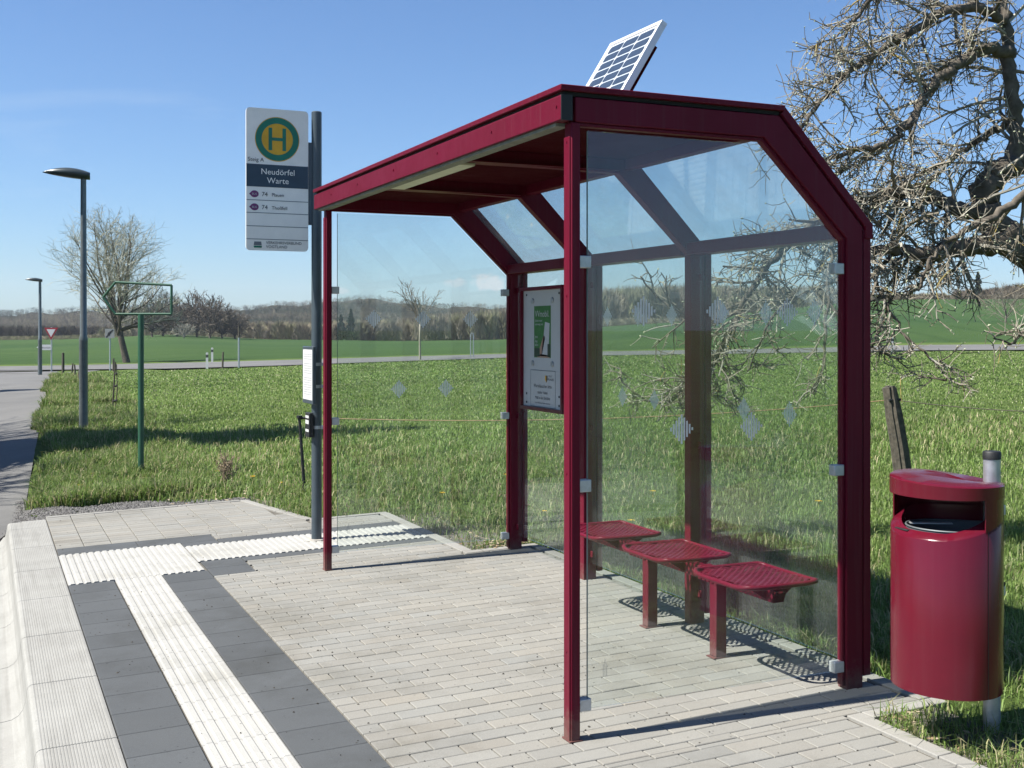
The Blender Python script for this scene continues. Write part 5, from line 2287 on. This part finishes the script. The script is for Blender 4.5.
# ------------------------------------------------------------------ old apple tree on the right
rg = random.Random(21)
ab_ = at(1100, 500, 9.0)
ab_.z = G(ab_.x, ab_.y)
apple = thing('apple_tree', ab_, 'gnarled old leafless apple tree whose lichen-covered branches overhang the shelter', 'tree')
tk = MB()
tk.col = (0.13, 0.115, 0.09)
cw_ = MB()
bd_pts = []
LICH = [(0.33, 0.30, 0.24), (0.38, 0.345, 0.275), (0.25, 0.22, 0.17), (0.44, 0.42, 0.35), (0.20, 0.175, 0.135)]


def spline(pts, m=6):
    P = [Vector(p) for p in pts]
    out = []
    for i in range(len(P) - 1):
        a, b, c, d = P[max(i - 1, 0)], P[i], P[i + 1], P[min(i + 2, len(P) - 1)]
        for k in range(m):
            t = k / m
            out.append(0.5 * ((2 * b) + (c - a) * t + (2 * a - 5 * b + 4 * c - d) * t * t + (3 * b - a - 3 * c + d) * t ** 3))
    out.append(P[-1])
    return out


def guide(mb, px, r0, r1, n=9, wob=0.012):
    P = spline([at(*p) for p in px])
    P = [p + jitter(rg, wob) for p in P]
    m = len(P) - 1
    Q = [(r0 + (r1 - r0) * k / m) * rg.uniform(0.93, 1.08) for k in range(m + 1)]
    mb.tube(P, Q, n, cap=True)
    return P, Q


def twig(p, d, L, r, droop, lvl):
    kk = rg.uniform(0.72, 1.2)
    cw_.col = tuple(c * kk for c in LICH[rg.randrange(5)])
    if rg.random() < 0.025:
        cw_.col = (0.42, 0.33, 0.12)
    seg = 4 if lvl < 2 else 3
    P, Q, D = [Vector(p)], [r], [Vector(d)]
    d = Vector(d).normalized()
    bend = perp(rg, d) * rg.uniform(0.0, 0.26)
    for k in range(seg):
        d = (d + jitter(rg, 0.12) + bend + Vector((0, 0, droop))).normalized()
        P.append(P[-1] + d * (L / seg))
        Q.append(r * (1 - 0.45 * (k + 1) / seg))
        D.append(d.copy())
    cw_.tube(P, Q, 5 if lvl == 0 else (4 if lvl == 1 else 3), cap=False)
    return P, Q, D


def clothe(P, Q, dens, L1, out, droop, skip=0.0, sub=6, twg=4):
    """hang side branches, spurs and twigs on a guide limb"""
    tot = sum((P[i + 1] - P[i]).length for i in range(len(P) - 1))
    cnt = int(tot * dens * 0.82)
    for k in range(cnt):
        f = skip + (1 - skip) * (k + rg.random()) / cnt
        i = min(len(P) - 2, int(f * (len(P) - 1)))
        p = P[i].lerp(P[i + 1], f * (len(P) - 1) - i)
        d0 = (P[i + 1] - P[i]).normalized()
        d = (d0 * rg.uniform(0.1, 0.9) + perp(rg, d0) * rg.uniform(0.5, 1.0) + Vector(out) * rg.uniform(0.2, 0.8)).normalized()
        L = L1 * rg.uniform(0.45, 1.15) * (1.0 - 0.35 * f)
        A, QA, DA = twig(p, d, L * 1.12, max(0.0075, min(0.015, Q[i] * 0.45)), droop, 0)
        for j in range(sub):
            g = 0.12 + 0.88 * (j + rg.random()) / sub
            ii_ = min(3, int(g * 4))
            p2 = A[ii_].lerp(A[ii_ + 1], g * 4 - ii_)
            d2 = (DA[ii_] * rg.uniform(0.3, 0.9) + perp(rg, DA[ii_]) * rg.uniform(0.5, 1.0)).normalized()
            L2 = L * rg.uniform(0.30, 0.66)
            B, QB, DB = twig(p2, d2, L2, 0.0054, droop * 0.9 - 0.025, 1)
            bd_pts.append(B[-1])
            for m in range(twg):
                i3 = rg.randint(0, 3)
                d3 = (DB[i3] * rg.uniform(0.2, 0.8) + perp(rg, DB[i3])).normalized()
                L3 = rg.uniform(0.05, 0.19)
                C_, _, _ = twig(B[i3 + 1] if rg.random() < .5 else B[i3].lerp(B[i3 + 1], rg.random()), d3, L3, 0.0036, -0.01, 2)
                if rg.random() < 0.25:
                    bd_pts.append(C_[-1])


LEFT = Vector((-CYW, SY, 0))
# trunk and thick limbs
guide(tk, [(1102, 520, 9.0), (1095, 440, 9.0), (1082, 360, 9.0), (1062, 300, 9.0), (1036, 262, 9.0)], 0.20, 0.135, 14, 0.02)
gA = guide(tk, [(1040, 266, 9.0), (1012, 240, 8.95), (995, 222, 8.9), (984, 200, 8.9), (988, 182, 8.9), (1004, 168, 8.95), (1024, 160, 9.1), (1060, 140, 9.3), (1085, 90, 9.5)], 0.125, 0.07, 12, 0.015)
gT = guide(tk, [(1012, 164, 9.0), (1016, 120, 9.0), (1010, 80, 9.0), (1007, 40, 9.05), (1003, 0, 9.1), (1004, -60, 9.2), (998, -130, 9.3), (985, -190, 9.4)], 0.062, 0.028, 10, 0.012)
gL = guide(tk, [(1022, 252, 8.95), (995, 243, 8.8), (970, 246, 8.7), (945, 251, 8.6), (918, 255, 8.5), (890, 250, 8.45), (862, 256, 8.4), (838, 276, 8.4)], 0.085, 0.02, 11, 0.012)
gM = guide(tk, [(985, 212, 8.9), (962, 210, 8.8), (940, 200, 8.75), (920, 191, 8.7), (898, 192, 8.6), (872, 197, 8.5), (846, 205, 8.5), (815, 222, 8.5), (775, 258, 8.6), (740, 310, 8.7), (712, 370, 8.8), (700, 402, 8.85)], 0.062, 0.012, 9, 0.012)
gY = guide(tk, [(1075, 180, 8.3), (1030, 192, 8.3), (1000, 212, 8.3), (970, 228, 8.25), (949, 240, 8.25), (930, 262, 8.25), (916, 292, 8.3)], 0.036, 0.010, 9, 0.010)
gB = guide(tk, [(1010, 52, 9.0), (985, 50, 8.9), (966, 58, 8.8), (948, 72, 8.75), (930, 86, 8.7), (918, 110, 8.65), (902, 132, 8.6), (880, 145, 8.55), (850, 152, 8.5), (820, 160, 8.5)], 0.048, 0.014, 9, 0.010)
gC = guide(tk, [(1006, 20, 9.0), (975, 8, 8.9), (945, 12, 8.85), (915, 30, 8.8), (885, 48, 8.75), (855, 68, 8.7), (830, 92, 8.65), (808, 118, 8.6), (796, 138, 8.6)], 0.038, 0.012, 8, 0.010)
gD = guide(tk, [(1004, -40, 9.1), (970, -60, 9.0), (930, -50, 8.9), (892, -20, 8.8), (862, 10, 8.8), (842, 40, 8.75)], 0.036, 0.012, 8, 0.010)
gE = guide(tk, [(1016, 118, 9.0), (1000, 128, 9.2), (975, 142, 9.3), (950, 160, 9.4), (925, 172, 9.4), (890, 180, 9.4)], 0.03, 0.012, 7, 0.01)
gF = guide(tk, [(1060, 250, 9.3), (1085, 215, 9.8), (1130, 160, 10.2), (1160, 80, 10.5)], 0.07, 0.02, 9, 0.012)
gG = guide(tk, [(1030, 262, 9.0), (1036, 285, 8.4), (1034, 310, 8.0), (1020, 335, 7.8), (1006, 348, 7.7)], 0.018, 0.006, 7, 0.008)
gH = guide(tk, [(846, 205, 8.5), (836, 235, 8.3), (829, 275, 8.2), (826, 330, 8.15), (822, 370, 8.1), (812, 395, 8.1)], 0.017, 0.006, 7, 0.008)
gI = guide(tk, [(740, 310, 8.7), (716, 322, 8.8), (690, 318, 8.9), (660, 300, 9.0), (640, 275, 9.0)], 0.014, 0.006, 6, 0.006)
gJ = guide(tk, [(712, 370, 8.8), (690, 385, 8.9), (665, 402, 9.0), (640, 396, 9.0), (618, 376, 9.0)], 0.013, 0.006, 6, 0.006)
gK = guide(tk, [(1003, 0, 9.1), (1030, -40, 9.4), (1070, -60, 9.7), (1110, -50, 9.9)], 0.03, 0.01, 7, 0.01)
gN = guide(tk, [(838, 276, 8.4), (815, 290, 8.4), (790, 300, 8.45), (765, 330, 8.5), (748, 372, 8.55)], 0.016, 0.005, 7, 0.008)
gO = guide(tk, [(862, 256, 8.4), (880, 290, 8.3), (900, 330, 8.2), (935, 362, 8.1), (948, 382, 8.1)], 0.013, 0.005, 7, 0.008)
gP = guide(tk, [(890, 250, 8.45), (893, 290, 8.4), (880, 330, 8.4), (866, 356, 8.4)], 0.014, 0.005, 7, 0.008)
trunk_o = tk.build('trunk', M['bark'], apple, smooth_=True)
dn = Vector((0, 0, -0.55))
for g_, dens, L1, out, drp, skip, sub, twg in (
        (gA, 5, 0.40, LEFT * 0.5 + Vector((0, 0, .2)), -0.02, 0.3, 6, 4),
        (gT, 13, 0.60, LEFT * 0.6 + Vector((0, 0, .1)), -0.03, 0.05, 7, 4),
        (gL, 16, 0.46, dn * 0.8, -0.10, 0.25, 6, 4),
        (gM, 30, 0.46, dn * 0.4 + LEFT * 0.3, -0.06, 0.10, 7, 4),
        (gY, 9, 0.40, dn * 0.8, -0.08, 0.15, 6, 4),
        (gB, 18, 0.46, LEFT * 0.6 + dn * 0.2, -0.04, 0.05, 7, 4),
        (gC, 20, 0.44, LEFT * 0.7, -0.03, 0.05, 7, 4),
        (gD, 17, 0.50, LEFT * 0.6 + dn * 0.2, -0.05, 0.05, 7, 4),
        (gE, 12, 0.40, LEFT * 0.4, -0.04, 0.1, 6, 3),
        (gF, 8, 0.6, Vector((0.3, 0, .2)), -0.03, 0.1, 6, 3),
        (gG, 5, 0.22, dn * 0.3, -0.02, 0.3, 4, 3),
        (gH, 9, 0.26, dn * 0.7, -0.06, 0.0, 4, 3),
        (gI, 7, 0.34, LEFT * 0.6 + Vector((0, 0, .25)), 0.02, 0.0, 5, 3),
        (gJ, 8, 0.30, LEFT * 0.4, 0.0, 0.0, 5, 4),
        (gK, 7, 0.5, Vector((0, 0, .2)), -0.03, 0.1, 5, 3),
        (gN, 14, 0.36, dn * 0.5, -0.06, 0.0, 6, 4),
        (gO, 12, 0.30, dn * 0.5, -0.06, 0.0, 5, 4),
        (gP, 13, 0.34, dn * 0.5, -0.06, 0.0, 6, 4)):
    clothe(g_[0], g_[1], dens, L1 * 1.1, out, drp, skip, sub, max(2, twg - 1))
# long straight water shoots standing up
for (u, v, d) in ((700, 330, 8.9), (690, 322, 8.9), (676, 305, 9.0), (770, 180, 8.7), (800, 115, 8.6), (812, 104, 8.6), (835, 80, 8.65), (850, 62, 8.7), (870, 50, 8.7)):
    p = at(u, v, d)
    twig(p, LEFT * rg.uniform(0.3, 0.8) + Vector((0, 0, rg.uniform(.5, 1))), rg.uniform(0.3, 0.5), 0.0055, 0.0, 1)
cw_.build('crown', M['twig'], apple, fixn=False)
# buds: small pale leaf tips
mb = MB()
for p in bd_pts:
    if rg.random() < 0.85:
        s = rg.uniform(0.004, 0.009)
        d = jitter(rg, 1).normalized()
        q = perp(rg, d)
        q2 = d.cross(q)
        mb._add([p - d * s * 1.4, p + q * s, p + q2 * s, p - q * s, p - q2 * s, p + d * s * 1.8],
                [(0, 2, 1), (0, 3, 2), (0, 4, 3), (0, 1, 4), (5, 1, 2), (5, 2, 3), (5, 3, 4), (5, 4, 1)])
mb.build('leaf_buds', M['bud'], apple, fixn=False)
print('apple twigs verts', len(cw_.v), 'buds', len(bd_pts))

# ------------------------------------------------------------------ roadside trees left of the road (their shade lies on road and meadow)
LT = [(-9.5, 22.6, 13.5, 41, 'tall leafless roadside tree left of the side road opposite the near lamp'),
      (-6.5, 15.2, 7.5, 42, 'small leafless roadside tree opposite the gravel shoulder')]
for x, y, h, sd, lab in LT:
    field_tree('roadside_tree', Vector((x, y, G(x, y))), h, random.Random(sd), lab, 'tree', 'bare trees along the side road',
               trunk_h=0.2, tr=0.28, limbs=13, subs=10, twigs=8, spread=0.6, rmin=0.022, lv4=True)


def big_spruce(x, y, h, wd, n, label):
    b = Vector((x, y, G(x, y)))
    t = thing('spruce', b, label, 'conifer', 'spruces along the side road')
    mb = MB()
    mb.tube([b - Vector((0, 0, .1)), b + Vector((0, 0, h * 0.6)), b + Vector((0, 0, h * 0.97))], [0.24, 0.13, 0.02], 9)
    mb.build('trunk', M['bark'], t, smooth_=True)
    rg_ = random.Random(int(h * 100))
    mb = MB()
    for k in range(n):
        f = rg_.random()
        f = 1 - math.sqrt(f)
        z = h * (0.10 + 0.90 * f)
        rad = (wd * 0.5 * (1 - f) ** 0.9 + 0.12) * rg_.uniform(0.25, 1.08)
        a = rg_.uniform(0, 6.283)
        o = b + Vector((math.cos(a) * rad, math.sin(a) * rad, z - rad * 0.32))
        i = b + Vector((math.cos(a) * rad * 0.55, math.sin(a) * rad * 0.55, z - rad * 0.1))
        s = Vector((-math.sin(a), math.cos(a), 0)) * rg_.uniform(0.12, 0.24)
        g = rg_.uniform(0.6, 1.3)
        mb.col = (0.026 * g, 0.045 * g, 0.024 * g)
        mb._add([i, o + s, o + (o - i) * 0.35 - Vector((0, 0, 0.15)), o - s], [(0, 1, 2), (0, 2, 3)])
    mb.build('crown', M['forest'], t, fixn=False)


big_spruce(-4.4, 19.3, 15.0, 5.6, 2500, 'tall dark spruce left of the side road shading the asphalt')
big_spruce(-4.6, 41.5, 9.0, 5.0, 3000, 'shorter dark spruce farther along the side road')
big_spruce(-5.6, 36.2, 8.0, 4.2, 2600, 'small dark spruce in front of the shorter roadside spruce')

# ================================================================== grass
P_REG = [(0.0, 3.70, -8.0, 8.02), (0.0, 3.22, 8.0, 10.06), (0.0, 2.52, 9.0, 11.55)]


def free_ground(x, y):
    ok = ~(((x > -0.3) & (x < 3.285) & (y < 3.94)) | ((x > -0.3) & (x < 3.69) & (y > 3.86) & (y < 8.03)) |
           ((x > -0.3) & (x < 3.19) & (y > 7.9) & (y < 10.05)) | ((x > -0.3) & (x < 2.52 - np.maximum(0, y - 10.06) * 0.19) & (y > 10.0) & (y < 11.54)))
    rrx = road_right(y)
    ok &= ~((y >= 11.5) & (x < rrx + 0.05 + 0.10 * np.sin(y * 2.7) * np.sin(y * 0.83 + 1) + 0.16 * np.sin(y * 0.42 + 0.5) * (y > 14)))
    gl = 12.05 + 0.35 * (1.5 - x) + 0.12 * np.sin(x * 6)
    ok &= ~((y >= 11.4) & (x < 2.3) & (y < gl))
    zc = x * SY + y * CYW
    ok &= ~((zc > 59.3) & (zc < 67.8))
    ok &= x > 0.0
    return ok


def blades(n_target, r0, r1, a0, a1, pw, hgt, wid, seed, extra=None, tones=None, lean=0.6):
    g = np.random.default_rng(seed)
    n = n_target
    u = g.random(n)
    if abs(pw - 2) < 1e-6:
        r = r0 * (r1 / r0) ** u
    else:
        e = 2 - pw
        r = (r0 ** e + u * (r1 ** e - r0 ** e)) ** (1 / e)
    a = np.radians(a0 + (a1 - a0) * g.random(n)) + YAW
    x, y = r * np.sin(a), r * np.cos(a)
    # clumping
    cl = np.sin(x * 2.3 + 1.7 * np.sin(y * 1.1)) * np.sin(y * 2.9 + 1.3 * np.sin(x * 1.7)) + 0.5 * np.sin(x * 7.1 + y * 3.3) * np.sin(y * 6.3)
    ok = free_ground(x, y) & (g.random(n) < 0.62 + 0.33 * cl)
    if extra is not None:
        ok &= extra(x, y, g)
    x, y, r, cl = x[ok], y[ok], r[ok], cl[ok]
    n = len(x)
    z = ground_z(x, y)
    h = hgt(x, y, r) * g.uniform(0.55, 1.25, n) * (1 + 0.22 * cl)
    wv = wid(r) * g.uniform(0.7, 1.3, n)
    az = g.random(n) * 6.283
    ln = np.abs(g.normal(lean, 0.30, n))
    dx, dy = np.cos(az), np.sin(az)
    # blade is turned at random round its own axis
    tz = az + 1.57 + g.normal(0, 0.5, n)
    sx, sy = np.cos(tz) * wv, np.sin(tz) * wv
    V = np.zeros((n, 5, 3))
    V[:, 0] = np.stack([x - sx, y - sy, z - 0.01], 1)
    V[:, 1] = np.stack([x + sx, y + sy, z - 0.01], 1)
    mx_, my_, mz_ = x + dx * h * ln * 0.3, y + dy * h * ln * 0.3, z + h * 0.58
    V[:, 2] = np.stack([mx_ + sx * 0.8, my_ + sy * 0.8, mz_], 1)
    V[:, 3] = np.stack([mx_ - sx * 0.8, my_ - sy * 0.8, mz_], 1)
    V[:, 4] = np.stack([x + dx * h * ln, y + dy * h * ln, z + h * np.clip(1.05 - 0.45 * ln, 0.3, 1.0)], 1)
    base = np.arange(n)[:, None] * 5
    F = np.concatenate([base + np.array([[0, 1, 2]]), base + np.array([[0, 2, 3]]), base + np.array([[3, 2, 4]])], 1).reshape(-1)
    tn = np.array(tones)
    idx = g.integers(0, len(tn), n)
    C = tn[idx] * 1.36 * g.uniform(0.7, 1.3, n)[:, None]
    patch = 0.5 + 0.5 * np.sin(x * 0.35 + 0.8 * np.sin(y * 0.23)) * np.sin(y * 0.41 + 1.0)
    C = C * (0.86 + 0.25 * patch)[:, None]
    return V.reshape(-1, 3), F, np.repeat(C, 5, 0)


LUSH = [(0.180, 0.270, 0.066), (0.150, 0.240, 0.056), (0.205, 0.285, 0.085), (0.235, 0.290, 0.105), (0.140, 0.215, 0.056), (0.180, 0.270, 0.066), (0.160, 0.245, 0.060), (0.34, 0.36, 0.19)]  # last, palest tone paints the sun glints on blades as colour
VERGE = [(0.16, 0.235, 0.062), (0.20, 0.26, 0.08), (0.30, 0.29, 0.14), (0.13, 0.21, 0.05), (0.42, 0.38, 0.22), (0.15, 0.225, 0.055), (0.14, 0.22, 0.052), (0.16, 0.24, 0.06), (0.125, 0.20, 0.048)]


def near_edge(x, y, g):
    d = np.minimum(np.abs(x - 3.75), 9) * (y < 8.1) + (y >= 8.1) * np.clip(np.minimum(np.abs(y - 12.2), np.maximum(np.abs(x - 3.2), 0)), 0, 9)
    return g.random(len(x)) < np.clip(1.6 - d * 0.6, 0, 1)


def hv(x, y, r):
    return 0.068 - 0.012 * np.clip((r - 7) / 7, 0, 1)


parts = []
parts.append(blades(330000, 3.0, 14.0, -32, 34, 0.9, hv, lambda r: 0.0016 + 0.00022 * r, 1, None, LUSH))
parts.append(blades(230000, 13.5, 34.0, -30, 30, 1.2, lambda x, y, r: 0.052 + 0 * x, lambda r: 0.0020 + 0.00026 * r, 2, None, LUSH))
parts.append(blades(130000, 33.0, 60.0, -30, 30, 1.2, lambda x, y, r: 0.055 + 0 * x, lambda r: 0.004 + 0.0004 * r, 3, None, LUSH))
# rougher, strawy growth along the edges
parts.append(blades(260000, 3.0, 20.0, -32, 34, 1.1, lambda x, y, r: 0.125 + 0 * x, lambda r: 0.0018 + 0.00022 * r, 4, near_edge, VERGE, 0.7))


def road_verge(x, y, g):
    d = x - road_right(y)
    return (y > 12.2) & (d < 1.9) & (g.random(len(x)) < np.clip(1.5 - d * 0.62, 0, 1))


parts.append(blades(900000, 12.0, 52.0, -30, -10, 1.4, lambda x, y, r: 0.17 + 0.10 * np.clip((r - 16) / 12, 0, 1) * (np.sin(y * 0.9) > -0.1), lambda r: 0.0022 + 0.00026 * r, 6, road_verge, VERGE, 0.55))
off = 0
Vs, Fs, Cs = [], [], []
for v, f_, c in parts:
    Vs.append(v)
    Fs.append(f_ + off)
    Cs.append(c)
    off += len(v)
gr = np_mesh('grass', np.concatenate(Vs), np.concatenate(Fs), 3, M['grass'], tint=np.concatenate(Cs))
stuff(gr, 'lush green meadow grass with straw-coloured tufts around the platform', 'grass')
print('grass faces', sum(len(f_) for f_ in Fs) // 3)

# dandelions in the verge
dpos = [(0.95, 13.0), (1.02, 13.05), (0.90, 13.2), (0.86, 13.02), (0.7, 17.2), (0.95, 16.5), (1.3, 13.6), (1.9, 13.2), (2.05, 12.6), (2.6, 12.9), (2.75, 12.2), (3.3, 12.4), (2.35, 13.6), (1.1, 14.2),
        (3.9, 10.6), (4.3, 9.2), (4.7, 8.4), (5.6, 9.6), (6.4, 8.2), (8.6, 9.6), (8.8, 10.4), (4.9, 11.4)]
for k, (x, y) in enumerate(dpos):
    b = Vector((x, y, G(x, y)))
    mb = MB()
    hh = rnd.uniform(0.05, 0.09)
    for j in range(12):
        a = j * 2.4
        rr_ = 0.024 * math.sqrt((j + 1) / 12)
        d = Vector((math.cos(a), math.sin(a), 0))
        c = b + Vector((0, 0, hh)) + d * rr_
        s = Vector((-d.y, d.x, 0)) * 0.014
        mb._add([c - d * 0.008, c + s + Vector((0, 0, .006)), c + d * 0.012 + Vector((0, 0, 0.002)), c - s + Vector((0, 0, .006))], [(0, 1, 2, 3)])
    mb.tube([b, b + Vector((0, 0, hh))], 0.0025, 4)
    o = mb.build('dandelion', M['dandelion'], None, base=b, fixn=False)
    tag(o, 'yellow dandelion flower in the green verge grass', 'dandelion', 'dandelions in the verge')

# dry leaves swept along the platform edge
mb = MB()
LC = [(0.36, 0.27, 0.16), (0.45, 0.36, 0.24), (0.28, 0.20, 0.12), (0.50, 0.42, 0.30)]
for k in range(420):
    if k < 150:
        x, y = rnd.uniform(1.6, 3.0), rnd.uniform(11.5, 12.2)
    elif k < 260:
        x, y = 3.22 + abs(rnd.gauss(0, .16)), rnd.uniform(8.0, 10.2)
    elif k < 340:
        x, y = 3.31 + abs(rnd.gauss(0, .10)), rnd.uniform(2.6, 3.85)
    else:
        x, y = rnd.uniform(3.25, 3.65), 8.05 + abs(rnd.gauss(0, .10))
    z = G(x, y) + rnd.uniform(0.015, 0.06)
    s = rnd.uniform(0.010, 0.026)
    a = rnd.uniform(0, 6.28)
    d = Vector((math.cos(a), math.sin(a), rnd.uniform(-.3, .3)))
    q = Vector((-math.sin(a), math.cos(a), rnd.uniform(-.4, .4)))
    c = Vector((x, y, z))
    mb.col = LC[rnd.randrange(4)]
    mb._add([c - d * s, c + q * s * 0.55, c + d * s, c - q * s * 0.55], [(0, 1, 2), (0, 2, 3)])
stuff(mb.build('dry_leaves', M['leaf'], fixn=False), 'pale dry leaves lying along the platform edge', 'leaves')

# dried weed stalk in the verge, and a thin shoot by the rear post
for (x, y, h, n_, sd, lab) in ((2.30, 12.75, 0.42, 60, 4, 'dried brown weed with seed heads in the verge left of the sign pole'),
                               (3.62, 8.25, 0.62, 16, 9, 'thin dry shoot climbing beside the far rear shelter post')):
    r_ = random.Random(sd)
    b = Vector((x, y, G(x, y)))
    mb = MB()
    for k in range(n_):
        d = Vector((r_.gauss(0, .28), r_.gauss(0, .28), 1)).normalized()
        s = b + Vector((r_.gauss(0, .03), r_.gauss(0, .03), h * r_.uniform(0, .5)))
        e = s + d * h * r_.uniform(.25, .6)
        mb.tube([s, s.lerp(e, .5) + jitter(r_, .01), e], [0.003, 0.0025, 0.0015], 4, cap=False)
        for j in range(4):
            c = s.lerp(e, r_.uniform(.5, 1)) + jitter(r_, .012)
            mb.tube([c, c + jitter(r_, .012)], [0.004, 0.003], 4)
    o = mb.build('dried_weed', M['straw'], None, base=b, fixn=False)
    tag(o, lab, 'weed')

# thin spring haze over the whole valley
hz = MB()
hz.box(-1900, 1900, -300, 1900, -12, 70)
hm = bpy.data.materials.new('haze_air')
hm.use_nodes = True
hm.node_tree.nodes.remove(hm.node_tree.nodes['Principled BSDF'])
pv_ = hm.node_tree.nodes.new('ShaderNodeVolumePrincipled')
pv_.inputs['Color'].default_value = (0.86, 0.92, 1.0, 1)
pv_.inputs['Density'].default_value = 0.0002
pv_.inputs['Anisotropy'].default_value = 0.2
hm.node_tree.links.new(pv_.outputs[0], hm.node_tree.nodes['Material Output'].inputs['Volume'])
stuff(hz.build('haze', hm))
print('script done')
